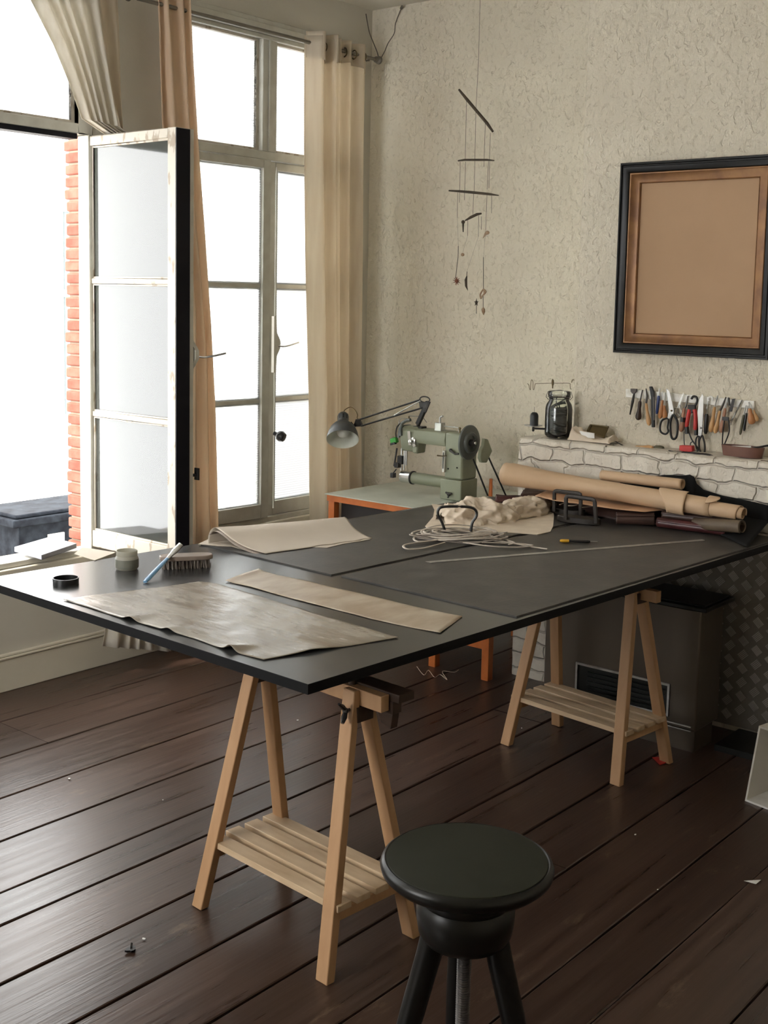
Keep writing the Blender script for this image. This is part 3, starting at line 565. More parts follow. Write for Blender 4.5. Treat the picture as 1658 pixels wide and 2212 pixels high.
for k, (px, py) in enumerate(((150,1682), (352,1728), (1008,1920), (1372,1803), (1126,1573), (643,1556), (310,2028), (1420,1922))):
    c = HZ(px, py, .003); r = random.uniform(.003, .007); s = MB(); s.prism([c+Vector((math.cos(q)*r*random.uniform(.5,1.2), math.sin(q)*r*random.uniform(.5,1.2), 0)) for q in [i*math.pi/4 for i in range(8)]], (0,0,.0015))
    solo('chip', s, M['whitecard'], 'tiny pale chip lying on the dark floorboards', 'chip', 'tiny pale chips on the floorboards')
s = MB(); pts = [HZ(900,1440,.006), HZ(915,1458,.005), HZ(925,1448,.006), HZ(938,1463,.005), HZ(950,1457,.007), HZ(965,1468,.005), HZ(955,1450,.006), HZ(980,1452,.005), HZ(990,1447,.005)]; s.tube(smooth(pts, 5), .0015, 5); solo('thread_scrap', s, M['canvas'], 'tangled pale thread on the floor below the orange desk frame', 'thread')
# ------------------------------------------------------------------ sewing desk
dk = thing('sewing_desk', 'orange wooden desk with a grey green top under the sewing machine', 'desk', (5.5, 4, 0)); dx0, dx1, dy0, dy1, dz = 5.10, 5.96, 3.47, 4.63, .865
s = MB(); s.bb((dx0-.008, dy0, dz-.006), (dx1, dy1+.01, dz)); part('desktop', s, M['formica'], dk)
s = MB(); s.bb((dx0, dy0, dz-.042), (dx0+.035, dy1, dz-.006)); s.bb((dx1-.035, dy0, dz-.042), (dx1, dy1, dz-.006)); s.bb((dx0+.035, dy0, dz-.042), (dx1-.035, dy0+.03, dz-.006)); s.bb((dx0+.035, dy1-.03, dz-.042), (dx1-.035, dy1, dz-.006)); part('frame', s, M['orange'], dk, bevel=.003)
for x in (dx0+.002, dx1-.05):
    for y in (dy1-.055, 3.82, 3.44+.03):
        s = MB(); s.bb((x, y, 0), (x+.045, y+.045, dz-.042)); part('leg', s, M['orange'], dk, bevel=.003)
s = MB(); s.bb((dx0+.005, 3.51, .165), (dx0+.035, 3.83, .225)); part('rail', s, M['orange'], dk, bevel=.003)
s = MB(); s.bb((dx1-.03, 3.9, .2), (dx1-.02, dy1-.05, dz-.06)); part('back_panel', s, M['deskdark'], dk)
s = MB(); s.bb((dx0+.06, 3.9, .45), (dx1-.06, dy1-.06, dz-.045)); part('drawer_box', s, M['deskdark'], dk)
# ------------------------------------------------------------------ helpers for things on the table
NH = Vector((FW.x, FW.y, 0)).normalized()
def HV(px, py, ref): v = ray(px, py); return CAM+v*((ref-CAM).dot(NH)/v.dot(NH))     # upright plane through ref
def pxm(P): return F/((Vector(P)-CAM).dot(FW))
def ruled(A, B, z, nu, nv, zf):
    A = [HZ(x, y, z) for x, y in A]; B = [HZ(x, y, z) for x, y in B]; s = MB()
    def q(u, v): p = lerp(A, u).lerp(lerp(B, u), v); p.z += zf(u, v, p); return p
    return s.grid(q, nu, nv)
def ell(c, a, b, ea, eb, n=20, t0=0, t1=2*math.pi): return [c+a*(ea*math.cos(t0+(t1-t0)*i/n))+b*(eb*math.sin(t0+(t1-t0)*i/n)) for i in range(n+(0 if abs(t1-t0-2*math.pi) < 1e-6 else 1))]
def slab(pts, z0, z1): return MB().prism([Vector((p.x, p.y, z0)) for p in pts], (0, 0, z1-z0))
ZM = ZT+.005
# mats
a, b, s1 = HZ(715,1241,ZM), HZ(470,1183,ZM), HZ(965,1187,ZM)
far = HZ(1062,1070.5,ZM); d1 = (s1-a).normalized(); d2 = (b-a).normalized()
e1 = a+d1*((5.27-a.x)/d1.x); fl_ = QL[1]; fd = (QL[2]-QL[1]).normalized(); k = ((fl_-a).cross(fd)).z/(d2.cross(fd)).z; b2 = a+d2*(k-.03)
solo('cutting_mat', slab([a, e1, Vector((5.27, far.y-.02, 0)), b2], ZT, ZM), M['mat'], 'large dark grey cutting mat at the back of the table, under the canvas', 'cutting mat', 'dark mats covering the table')
a, c_, r_ = HZ(737,1243,ZM), HZ(1115,1331,ZM), HZ(1493,1219,ZM); d3 = (r_-c_).normalized(); e2 = c_+d3*((5.27-c_.x)/d3.x); e1b = a+d1*((5.27-a.x)/d1.x)
solo('cutting_mat', slab([a, c_, e2, Vector((e1b.x, e1b.y-.004, 0))], ZT, ZM), M['mat'], 'dark grey cutting mat at the front edge of the table, under the steel ruler', 'cutting mat', 'dark mats covering the table')
# damp leather
def wet(u, v, p):
    z = .004+.0035*NZ.noise(p*5)+.0015*NZ.noise(p*17)
    for c, w, h in ((.30, .03, .012), (.50, .025, .009), (.80, .035, .018)): z += h*math.exp(-((u-c)/w)**2)*max(0, 1-v*5)
    for c, w, h in ((.35, .12, .007),): z += h*math.exp(-((v-c)/w)**2)*max(0, (u-.9)*10)
    return max(z, .0018)
solo('leather_sheet', ruled([(137,1297),(190,1313),(260,1336),(310,1350),(362,1365),(420,1381),(480,1403),(520,1414),(570,1427)], [(430,1258),(470,1263),(530,1281),(585,1298),(640,1314),(700,1335),(745,1348),(790,1360),(860,1379)], ZT, 90, 50, wet), M['leatherwet'], 'largest damp grey-brown leather sheet spread on the near end of the table', 'leather sheet', solid=.0018)
solo('leather_strip', ruled([(487,1257),(540,1269),(600,1286),(660,1302),(740,1322),(800,1338),(860,1351),(950,1369)], [(558,1232),(600,1244),(655,1255),(700,1266),(750,1278),(830,1297),(900,1313),(998,1333)], ZT, 70, 20, lambda u, v, p: .003+.002*NZ.noise(p*9)+.004*math.exp(-(u/.03)**2)), M['leathertan'], 'narrow pale leather strip lying beside the large damp sheet', 'leather strip', solid=.002)
# folded leather
lc = smooth([HZ(449,1173,ZM+.004), HZ(450,1158,ZM+.03), HZ(456,1144,ZM+.052), HZ(467,1141.5,ZM+.056), HZ(482,1150,ZM+.050), HZ(504,1168,ZM+.028), HZ(535,1184,ZM+.011), HZ(574,1196,ZM+.003)], 5)
rc = smooth([HZ(728,1141,ZM+.004), HZ(730,1134,ZM+.016), HZ(736,1122,ZM+.030), HZ(744,1117,ZM+.034), HZ(752,1124,ZM+.030), HZ(765,1141,ZM+.016), HZ(782,1153,ZM+.007), HZ(803,1163,ZM+.003)], 5)
s = MB(); s.grid(lambda u, v: lerp(lc, v).lerp(lerp(rc, v), u)+Vector((0, 0, .004*NZ.noise(Vector((u*4, v*4, 0)))*math.sin(math.pi*v)))+Vector((.012*NZ.noise(Vector((u*6, 1, 0))), .012*NZ.noise(Vector((u*9, 7, 0))), 0))*(v**6), 60, 36)
fo = thing('folded_leather', 'beige leather hide folded over into a loose curl behind the brush', 'leather hide', HZ(600,1160,ZM))
part('upper_fold', s, M['leathergrey'], fo, solid=.0022)
s = slab([HZ(x,y,ZM) for x, y in ((428,1176),(449,1166),(600,1150),(735,1136),(800,1166),(740,1176),(706,1184),(640,1181),(560,1186),(545,1194),(500,1181),(470,1180))], ZM+.0005, ZM+.0025); part('under_layer', s, M['leathergrey'], fo)
lc2 = [p+Vector((-.02,-.02,-.004)) for p in lc[8:]]; rc2 = [p+(q-p)*.10 for p, q in zip(lc[8:], rc[8:])]
s = MB(); s.grid(lambda u, v: (lerp(lc2, v)).lerp(lerp(rc2, v), u)-Vector((0,0,.004)), 6, 30); part('second_layer', s, M['leathergreyin'], fo, solid=.0015)
# jar, lid, brush, spreader
P = HZ(274,1229,ZT); r = 25.0/pxm(P); jr = thing('jar', 'small open frosted jar of grey-green paste on the near end of the table', 'jar', P); T = Matrix.Translation(P)
s = MB(); s.lathe([(0,0),(r*.82,0),(r*.96,.006),(r,.014),(r,.040),(r*.93,.050),(r*.88,.053),(r*.90,.055),(r*.90,.071),(r*.86,.073),(r*.83,.071),(r*.83,.045),(0,.045)], T, 36); part('glass_body', s, M['frosted'], jr)
s = MB(); s.lathe([(r*1.003,.008),(r*1.012,.014),(r*1.012,.036),(r*1.004,.041)], T, 36, cap=False); part('paste', s, M['jarpaste'], jr, label='grey green paste level')
P = HZ(142,1261,ZT); r = 27.5/pxm(P); T = Matrix.Translation(P); s = MB(); s.lathe([(0,.002),(r*.94,.002),(r*.94,.023),(r,.023),(r*1.01,.021),(r,0),(0,0)], T, 40); solo('screw_top', s, M['blackpl'], 'black plastic screw lid lying upturned at the table corner', 'lid')
A, B = HZ(350,1232,ZT), HZ(458,1227,ZT); d = (B-A).normalized(); n = Vector((-d.y, d.x, 0)); n = n if n.y > 0 else -n; L_ = (B-A).length; wB = .062
br = thing('scrubbing_brush', 'wooden scrubbing brush with brown bristles standing behind the damp leather', 'brush', A)
def oval(k=1.0, g=0): 
    c = A+d*L_/2+n*wB/2; return [c+d*math.copysign(abs(math.cos(t))**.55, math.cos(t))*(L_/2*k+g)+n*math.copysign(abs(math.sin(t))**.7, math.sin(t))*(wB/2*k+g) for t in [i*2*math.pi/32 for i in range(32)]]
s = MB(); s.prism([p+Vector((0,0,.033)) for p in oval(1, .006)], (0,0,.017)); part('block', s, M['brushtop'], br, bevel=.003)
s = MB()
for i in range(13):
    for j in range(5):
        c = A+d*(.012+(L_-.024)*i/12)+n*(.010+(wB-.02)*j/4)
        for q in range(6): t = Vector((random.uniform(-.007,.007), random.uniform(-.007,.007), 0)); s.tube([c+t*.6+Vector((0,0,.034)), c+t*1.2+d*.002, ], [.0022,.0016], 4)
o = part('bristles', s, M['bristle'], br); o['kind'] = 'stuff'
sp = thing('glue_spreader', 'blue handled plastic brush leaning against the scrubbing brush', 'spreader', HZ(312,1258,ZT))
Q0, Q1, Q2 = HZ(313,1257,ZT+.005), HV(362,1206,HZ(352,1232,ZT)), HV(391,1176,HZ(372,1228,ZT))
s = MB(); s.tube([Q0, Q0.lerp(Q1,.1), Q0.lerp(Q1,.7), Q1], [.008,.011,.010,.008], 10, flat=.5); part('handle', s, M['bluepl'], sp)
s = MB(); s.tube([Q1, Q1.lerp(Q2,.35), Q1.lerp(Q2,.5), Q2], [.009,.013,.017,.015], 10, flat=.6); part('head', s, M['steel'], sp, label='grey glue-coated head')
# things at the window
s = MB(); s.prism([HZ(x,y,.668) for x, y in ((31,1192),(90,1210),(166,1184),(106,1170))], (0,0,.026)); solo('stone_slab', s, M['slate'], 'thick grey slab lying on the sill of the open window', 'slab', bevel=.003)
s = MB(); s.prism([HZ(x,y,ZT+.001) for x, y in ((160,1197),(178,1183),(250,1194),(205,1211))], (0,0,.002)); solo('paper_sheet', s, M['paper'], 'small cream paper sheet at the back edge of the table by the open casement', 'paper')
# ruler and knife
A, B = HZ(930,1216,ZM+.0005), HZ(1524,1168,ZM+.0005); d = (B-A).normalized(); n = Vector((-d.y, d.x, 0)); s = MB(); s.prism([A, B, B+n*.028, A+n*.028+d*-.01], (0,0,.0012)); solo('steel_ruler', s, M['ruler'], 'long thin steel ruler lying diagonally on the front mat', 'ruler')
A, B = HZ(1209,1168,ZM+.008), HZ(1290,1170,ZM+.008); kn = thing('craft_knife', 'yellow and black snap-off craft knife on the back mat', 'knife', A-Vector((0,0,.008)))
s = MB(); s.tube([A, A.lerp(B,.04), A.lerp(B,.22), A.lerp(B,.25)], [.006,.010,.010,.008], 10, flat=.7); part('end_grip', s, M['yellow'], kn)
s = MB(); s.tube([A.lerp(B,.23), A.lerp(B,.4), A.lerp(B,.74), A.lerp(B,.8)], [.009,.009,.010,.007], 10, flat=.7); part('body', s, M['blackpl'], kn)
s = MB(); s.beam(A.lerp(B,.8), B, .009, .001); part('blade', s, M['steel'], kn)
# canvas: flat sheet and the crumpled bag on it
s = slab([HZ(x,y,ZM) for x, y in ((932,1090),(960,1093),(1000,1091),(1060,1088),(1100,1082),(1148,1073),(1170,1076),(1188,1084),(1196,1115),(1194,1138),(1188,1150),(1160,1156),(1110,1152),(1060,1150),(1000,1152),(930,1148),(918,1138),(935,1118),(938,1102))], ZM+.0005, ZM+.004)
solo('canvas_sheet', s, M['canvas'], 'flat beige canvas piece lying under the crumpled cloth bag', 'canvas')
def crumple(px0, px1, r0, r1, zc, seed, amp, nu=90, nv=44, z=None):
    A = HZ(*px0, ZM); B = HZ(*px1, ZM); d = (B-A).normalized(); n = Vector((-d.y, d.x, 0)); s = MB()
    def q(u, v):
        th = math.pi*v; r = (r0+(r1-r0)*u)*(math.sin(math.pi*min(1, max(0, u*.94+.03)))**.38); c = A.lerp(B, u)
        p = Vector((u*3+v*1.5, v*3-u*1.2, seed)); w = 1-abs(NZ.noise(p*1.5))*2.4; w2 = 1-abs(NZ.noise(Vector((u*6-v*5, v*6+u*3, seed+4))))*2.4; w3 = abs(NZ.noise(Vector((u*14+v*9, v*13-u*5, seed+9))))
        r *= 1+amp*(w*.55+w2*.30-w3*.22)
        return c+n*(math.cos(th)*r*1.35)+Vector((0, 0, .004+math.sin(th)*r*zc))
    return s.grid(q, nu, nv)
bg = thing('cloth_bag', 'crumpled unbleached cotton bag heaped on the canvas', 'bag', HZ(1060,1120,ZM))
part('bag_body', crumple((950,1128), (1115,1120), .085, .075, 1.0, 3, .55), M['canvas'], bg, crease=3)
part('bag_neck', crumple((1085,1122), (1190,1094), .07, .048, 1.0, 8, .5), M['canvas'], bg, crease=3)
# leather cord coil
s = MB(); C0 = HZ(985,1163,ZM); ex = (HZ(1050,1170,ZM)-HZ(920,1165,ZM)).normalized(); ey = Vector((-ex.y, ex.x, 0)); pts = []
rr = random.Random(3)
for k in range(11):
    cc = C0+ex*rr.uniform(-.03,.06)+ey*rr.uniform(-.035,.035)+Vector((0,0,.006+.0022*k)); ea = rr.uniform(.11,.19); eb = rr.uniform(.045,.10); ph = rr.uniform(-.25,.25)
    for i in range(18):
        t = 2*math.pi*i/18; pts.append(cc+ex*(ea*math.cos(t)+eb*ph*math.sin(t))+ey*(eb*math.sin(t)+.01*math.sin(3*t+k))+Vector((0,0,.010*math.sin(t*2+k))))
s.tube(smooth([p for p in pts], 3), .0058, 6, flat=.45)
for L_ in ([(1010,1150),(1060,1150),(1090,1165),(1110,1172),(1098,1176)], [(1040,1165),(1100,1172),(1140,1180),(1182,1186)], [(960,1165),(900,1172),(872,1178),(880,1186),(915,1184),(960,1172)], [(930,1160),(898,1160),(894,1166),(905,1170),(930,1168)], [(1000,1172),(1060,1180),(1120,1182),(1150,1178),(1110,1174),(1040,1172)], [(960,1140),(1010,1145),(1050,1140),(1085,1158),(1100,1170)]):
    s.tube(smooth([HZ(x,y,ZM+.007+.004*(i % 2)) for i, (x, y) in enumerate(L_)], 5), .0055, 6, flat=.5)
solo('cord_bundle', s, M['cord'], 'tangled coil of flat grey-beige leather cord around the black hoop handle', 'cord')
ref = HZ(988,1157,ZM); hp = thing('hoop_handle', 'black hoop handle standing up out of the cord coil', 'handle', ref)
s = MB(); pts = smooth([HV(x,y,ref) for x, y in ((962,1160),(959,1142),(953,1126),(946,1113),(946,1102),(955,1095),(988,1094),(1016,1096),(1028,1104),(1028,1116),(1020,1128),(1017,1145),(1019,1160))], 4)
s.tube(pts, .0105, 8, flat=.6, upv=(NH.y, -NH.x, 0)); part('hoop', s, M['strap'], hp)
s = slab([ref+ex*a_+ey*b_ for a_, b_ in ((-.09,-.02),(.09,-.02),(.09,.03),(-.09,.03))], ZM+.001, ZM+.016); part('base_bar', s, M['cast'], hp)
# flat irons
for nm, (pa, pb), (h0, h1), zt2, gp, lab in (
    ('w1', ((1204,1124),(1296,1135)), ((1221,1122),(1287,1130)), ((1222,1071),(1284,1079)), 0, 'cast iron weight with tall square handle, the nearer of the pair by the canvas'),
    ('w2', ((1190,1106),(1262,1116)), ((1196,1104),(1253,1114)), ((1197,1060),(1254,1067)), 0, 'cast iron weight with tall square handle, the rear one by the rolled leather')):
    A, B = HZ(*pa, ZM), HZ(*pb, ZM); d = (B-A).normalized(); n = Vector((-d.y, d.x, 0)); c = (A+B)/2; L_ = (B-A).length
    t = thing('iron_weight', lab, 'weight', c, 'pair of cast iron weights'); ov = [c+d*math.cos(q)*L_*.5+n*math.copysign(abs(math.sin(q))**.8, math.sin(q))*.042 for q in [i*2*math.pi/28 for i in range(28)]]
    part('base', slab(ov, ZM+.001, ZM+.030), M['cast'], t, bevel=.004)
    r0, r1 = HZ(*h0, ZM+.02), HZ(*h1, ZM+.02); u0, u1 = HV(*zt2[0], r0), HV(*zt2[1], r1); rt = (r1-r0).normalized()
    s = MB(); s.tube([r0, u0-Vector((0,0,.012)), u0+rt*.004-Vector((0,0,.003)), u0+rt*.014, u1-rt*.014, u1-rt*.004-Vector((0,0,.003)), u1-Vector((0,0,.012)), r1], .0105, 8, flat=.75, upv=(n.x, n.y, .01)); part('handle', s, M['cast'], t)
# leather rolls
def roll(name, p0, p1, r0, r1, m, lab, turns=2.2, flat=1.0, bulge=0, start=-.5, flap=0, cut=0, cat='leather roll', grp=None, wav=.0):
    p0, p1 = Vector(p0), Vector(p1); d = (p1-p0).normalized(); e = Vector((-d.y, d.x, 0)).normalized(); g = Vector((0,0,1)); g = (g-d*g.dot(d)).normalized(); s = MB(); N = int(turns*26)
    def q(u, v):
        th = start*math.pi+v*turns*2*math.pi; rad = (r0+(r1-r0)*u)*(.62+.38*v)+bulge*math.exp(-(u/.22)**2)*v
        rad *= 1+wav*NZ.noise(Vector((u*6, math.cos(th), math.sin(th)))); end = cut*(v**2)*(1 if u > .5 else 0)
        uu = u-(end*(u-.5)*2 if u > .5 else 0); c = p0.lerp(p1, uu)
        return c+e*math.cos(th)*rad+g*math.sin(th)*rad*flat
    s.grid(q, 34, N); return solo(name, s, m, lab, cat, grp, solid=.0026)
G_ = 'rolled leathers stacked against the fireplace'
roll('leather_roll', HX(1092,1022,5.16), HX(1538,1096,5.13), .052, .046, M['tanroll'], 'largest tan leather roll, long and thick, on top of the stack by the fireplace', 2.3, bulge=.016, start=-.35, grp=G_, wav=.05)
big = [o for o in bpy.data.objects if o.name == 'leather_roll'][0]; P0_, P1_ = HX(1092,1022,5.16), HX(1538,1096,5.13); dd = (P1_-P0_).normalized(); e_ = Vector((-dd.y, dd.x, 0)).normalized(); e_ = -e_ if e_.x > 0 else e_; g_ = dd.cross(e_); g_ = -g_ if g_.z < 0 else g_
s = MB()
def flp(u, v):
    th = -.9+2.3*v; rad = .0545+.010*(1-v)**2+.004*math.sin(v*9); c = P0_.lerp(P1_, .80+.10*u+.025*math.sin(v*4+1)*(1-u)); return c+e_*math.cos(th)*rad+g_*math.sin(th)*rad
s.grid(flp, 12, 24); part('loose_flap', s, M['tanroll'], big, solid=.003)
s = MB()
def tip(u, v):
    th = .5+1.5*v; rad = .048+.004*v; c = P0_.lerp(P1_, .985+.05*u*math.sin(math.pi*v)**.6); return c+e_*math.cos(th)*rad+g_*math.sin(th)*rad
s.grid(tip, 6, 24); part('torn_edge', s, M['tanroll'], big, solid=.003)
roll('leather_roll', HX(1480,1088,5.13), HX(1608,1109,5.12), .036, .034, M['tanroll'], 'shorter tan leather roll sticking out of the right end of the largest roll', 1.8, start=-.2, cut=.12, grp=G_)
roll('leather_roll', HX(1300,1026,5.25), HX(1474,1046,5.22), .026, .026, M['tanroll'], 'thin tan leather roll behind the largest roll, before the black hide', 2.0, grp=G_)
roll('leather_roll', HX(1500,1131,5.12), HX(1603,1138,5.08), .030, .032, M['darktan'], 'small olive-brown open leather roll under the right end of the stack', 1.6, start=.1, grp=G_)
roll('leather_roll', HZ(1420,1128,ZM+.028), HZ(1568,1147,ZM+.028), .024, .024, M['burgundy'], 'dark red leather roll at the front of the stack, right of the brown sheet', 1.7, grp=G_)
roll('leather_roll', HZ(1430,1112,ZM+.055), HZ(1572,1127,ZM+.055), .024, .024, M['brownlea'], 'dark brown leather roll resting on the dark red roll', 1.7, grp=G_)
roll('leather_roll', HZ(1070,1077,ZM+.026), HZ(1215,1083,ZM+.026), .036, .030, M['burgundy'], 'flattened burgundy leather roll at the left end of the stack', 1.4, flat=.6, grp=G_, wav=.2)
# brown sheet heap under the rolls
fA = [(1120,1092),(1190,1096),(1250,1106),(1320,1122),(1395,1132),(1450,1136),(1570,1146)]
s = MB()
def heap(u, v):
    f = HZ(*[lerp([Vector((x, y, 0)) for x, y in fA], u)[i] for i in (0, 1)], ZM); b_ = Vector((5.285, f.y+.06, ZM)); p = f.lerp(b_, v)
    h = .066*(1-math.exp(-v*5))*(.75+.25*math.cos(u*3))+.012*NZ.noise(Vector((u*9, v*6, 2)))*math.sin(math.pi*min(1, v*1.1)); p.z += max(0, h)+.001; return p
s.grid(heap, 60, 24); solo('leather_hide', s, M['brownlea'], 'dark brown leather hides heaped at the bottom of the stack under the rolls', 'leather hide', solid=.002)
ta = [(1155,1071),(1200,1082),(1262,1090),(1330,1100),(1390,1106),(1440,1101),(1470,1094)]; tb_ = [(1196,1053),(1230,1058),(1280,1066),(1340,1076),(1400,1086),(1440,1092),(1480,1098)]
s = MB(); s.grid(lambda u, v: (lambda A, B: A.lerp(B, v)+Vector((0,0,.008*math.sin(u*9)*v)))(HZ(*lerp([Vector((*q, 0)) for q in ta], u).xy, ZM+.075), HZ(*lerp([Vector((*q, 0)) for q in tb_], u).xy, ZM+.085)), 40, 8)
solo('leather_hide', s, M['orangelea'], 'light tan leather hide edge showing below the largest roll', 'leather hide', solid=.002)
roll('leather_roll', HZ(1330,1120,ZM+.030), HZ(1412,1122,ZM+.034), .030, .034, M['brownlea'], 'curled end of dark brown leather just right of the iron weights', 1.3, start=.2, grp=G_)
# black hide
top = [(1341,1018),(1352,1022),(1400,1029),(1440,1026),(1478,1027),(1490,1025),(1500,1030),(1505,1045),(1520,1058),(1560,1070),(1610,1080),(1662,1092)]
s = MB()
def bh(u, v):
    t = lerp([Vector((*q, 0)) for q in top], u); a_ = HX(t.x, t.y, 5.275); y_ = a_.y; b_ = Vector((5.20-.25*max(0, (u-.75)*4), y_-.04, ZM+.045*max(0, 1-u)+.004)); c = Vector((5.25, y_-.01, (a_.z+b_.z)/2))
    m_ = [a_, c, b_]; p = lerp(m_, v); p.x += .006*NZ.noise(Vector((u*8, v*3, 0)))-.004; return p
s.grid(bh, 80, 16); solo('leather_hide', s, M['blacklea'], 'black leather hide draped behind the rolls and down to the right end of the table', 'leather hide', solid=.003)
for i, L_ in enumerate(([(1208,1090),(1232,1082),(1250,1076)], [(1222,1092),(1240,1092),(1256,1086)], [(1256,1096),(1276,1094),(1290,1094)])):
    s = MB(); s.tube(smooth([HZ(x,y,ZM+.062) for x, y in L_], 4), .0035, 6, flat=.5); solo('leather_offcut', s, M['canvas'], 'thin pale leather offcut on the brown hides behind the iron weights', 'offcut', 'thin pale offcuts behind the weights')
# ------------------------------------------------------------------ sewing machine
Xf = 5.43
def mp(x, y, X=Xf): return HX(820+x/5.921, 840+y/5.921, X)
mc = thing('sewing_machine', 'sage green cylinder-arm industrial sewing machine on the orange desk', 'sewing machine', (5.5, 4.0, .865))
yl, yr = mp(820,800).y, mp(1050,800).y; bl, br_ = mp(770,1250).y, mp(1038,1250).y; zb = mp(900,1160).z; zt1 = mp(900,572).z
s = MB(); s.bb((Xf, bl, .865), (Xf+.16, br_, zb)); part('base', s, M['machine'], mc, bevel=.006)
s = MB(); s.bb((Xf+.006, yl, zb), (Xf+.15, yr, zt1+.004)); part('column', s, M['machine'], mc, bevel=.012)
ya = mp(400,600).y; za0 = mp(640,745).z; s = MB()
s.prism([(Xf+.012, ya, za0+.012), (Xf+.004, ya, za0+.045), (Xf+.012, ya, zt1-.004), (Xf+.03, ya, zt1+.004), (Xf+.12, ya, zt1+.004), (Xf+.14, ya, zt1-.02), (Xf+.13, ya, za0+.012)], (0, yl-ya, 0)); part('arm', s, M['machine'], mc, bevel=.004)
yh0, yh1 = mp(430,600).y, mp(250,600).y; zh0 = mp(300,800).z
s = MB(); pf = [(.02, zh0), (.012, zh0+.03), (.0, zt1-.06), (.01, zt1-.005), (.04, zt1+.012), (.10, zt1+.012), (.13, zt1-.01), (.135, zt1-.07), (.12, zh0)]
s.prism([(Xf+x, yh0, z) for x, z in pf], (0, yh1-yh0, 0)); part('head', s, M['machine'], mc, bevel=.01)
s = MB(); s.prism([(Xf+x*1.0+(-.004 if x < .05 else .004), yh1, z+.002) for x, z in pf[2:7]], (0, .014, 0)); s.tube([mp(270,600,Xf), mp(262,520,Xf), mp(285,440,Xf), mp(330,410,Xf), mp(390,395,Xf)], .010, 8); part('face_guard', s, M['machdark'], mc)
cyA, cyB = mp(285,1118,Xf+.07), mp(760,1205,Xf+.07); cyA.z = cyB.z = (cyA.z+cyB.z)/2; zc = HX(820+520/5.921, 840+1150/5.921, Xf+.07).z
T0 = Vector((Xf+.07, HX(868,1032,Xf+.07).y, zc)); L_ = T0.y-bl; Tm = Matrix.Translation(T0) @ frame((0,-1,0))
s = MB(); s.lathe([(.034,.07),(.034,L_)], Tm, 28); part('cylinder_arm', s, M['machine'], mc)
s = MB(); s.lathe([(0,0),(.030,0),(.036,.004),(.036,.075),(0,.075)], Tm, 28); ch = part('needle_plate', s, M['chrome'], mc)
s = MB(); s.lathe([(.036,.076),(.040,.078),(.040,.086),(.036,.088)], Tm, 28); part('ring', s, M['blackpl'], ch)
nb = (mp(300,830,Xf+.07)); s = MB()
for dy, z0_ in ((0, zc+.036), (-.022, zc+.04), (-.036, zc+.07)): s.tube([Vector((Xf+.06, T0.y+.0+dy, z0_)), Vector((Xf+.06, T0.y+dy, zh0+.01))], .005, 8)
part('needle_bars', s, M['steel'], mc)
s = MB(); s.box((Xf+.05, T0.y-.004, (zh0+zc)/2+.02), (.03, .035, .05)); s.box((Xf+.04, T0.y+.012, (zh0+zc)/2-.012), (.03, .03, .03)); s.tube([(Xf+.03, T0.y+.03, zc+.06), (Xf+.03, T0.y+.012, zh0+.01)], .006, 6); part('presser_mechanism', s, M['iron'], mc, bevel=.004)
s = MB(); s.box((Xf+.02, T0.y+.028, zc+.008), (.03, .022, .028)); s.tube([(Xf+.02, T0.y+.028, zc+.02), (Xf+.03, T0.y+.012, zc+.045)], .004, 6); part('edge_guide', s, M['blackpl'], mc, bevel=.003)
s = MB(); c = mp(400,670,Xf-.012)
s.lathe([(0,0),(.020,0),(.024,.004),(.020,.008),(.010,.010),(.009,.02),(.013,.022),(.010,.03),(0,.032)], Matrix.Translation(c+Vector((.018,0,0))) @ frame((-1,0,0)), 18); s.lathe([(0,0),(.010,0),(.010,.012),(0,.012)], Matrix.Translation(c+Vector((.012,-.02,-.022))) @ frame((-1,0,0)), 14)
s.beam(mp(370,540,Xf-.004), mp(385,720,Xf-.004), .004, .02, side=(0,1,0)); part('tension_unit', s, M['chrome'], mc)
s = MB(); s.bb((Xf+.01, mp(470,700).y, zh0-.006), (Xf+.09, mp(400,700).y, za0+.02)); part('cover_block', s, M['machine'], mc, bevel=.01)
Yw = yr-.045; wc = HY(820+1180/5.921, 840+690/5.921, Yw); Tw = Matrix.Translation(wc+Vector((0,.03,0))) @ frame((0,-1,0))
s = MB(); s.lathe([(0,0),(.090,0),(.098,.004),(.098,.014),(.092,.018),(.062,.016),(.060,.024),(.054,.030),(.040,.028),(.038,.02),(0,.02)], Tw, 44); hw = part('handwheel', s, M['machdark'], mc, label='dark grey handwheel')
s = MB(); s.lathe([(.0,.018),(.020,.018),(.020,.045),(.014,.05),(0,.05)], Tw, 20); part('wheel_boss', s, M['iron'], hw); s = MB(); s.lathe([(0,.05),(.010,.05),(.009,.055),(0,.056)], Tw, 14); part('centre_screw', s, M['chrome'], hw)
s = MB(); s.lathe([(0,-.03),(.03,-.03),(.05,0),(0,0)], Tw, 24); part('shaft_cover', s, M['machdark'], mc)
Yg = Yw-.035; gp_ = [HY(820+x/5.921, 840+y/5.921, Yg) for x, y in ((1300,630),(1345,640),(1400,790),(1330,940),(1265,940),(1245,880),(1255,780),(1290,720))]
s = MB(); s.prism(gp_, (0, -.022, 0)); part('belt_guard', s, M['machine'], mc, bevel=.005)
for (x0, y0_, x1, y1_), yy in (((1195,900,1360,1315), Yg+.01), ((1370,830,1573,1280), Yg+.01)):
    P0, P1 = HY(820+x0/5.921, 840+y0_/5.921, yy), HY(820+x1/5.921, 840+y1_/5.921, yy); d_ = (P1-P0).normalized(); P2 = P0+d_*((.868-P0.z)/d_.z); s = MB(); s.tube([P0, P2], .005, 8); part('belt', s, M['rubber'], mc)
s = MB(); P0 = HX(1060,1034,5.6); s.tube([P0, Vector((P0.x, P0.y, .865))], [.009,.012], 10); solo('wooden_peg', s, M['orange'], 'short reddish wooden peg standing behind the table beside the machine belts', 'peg')
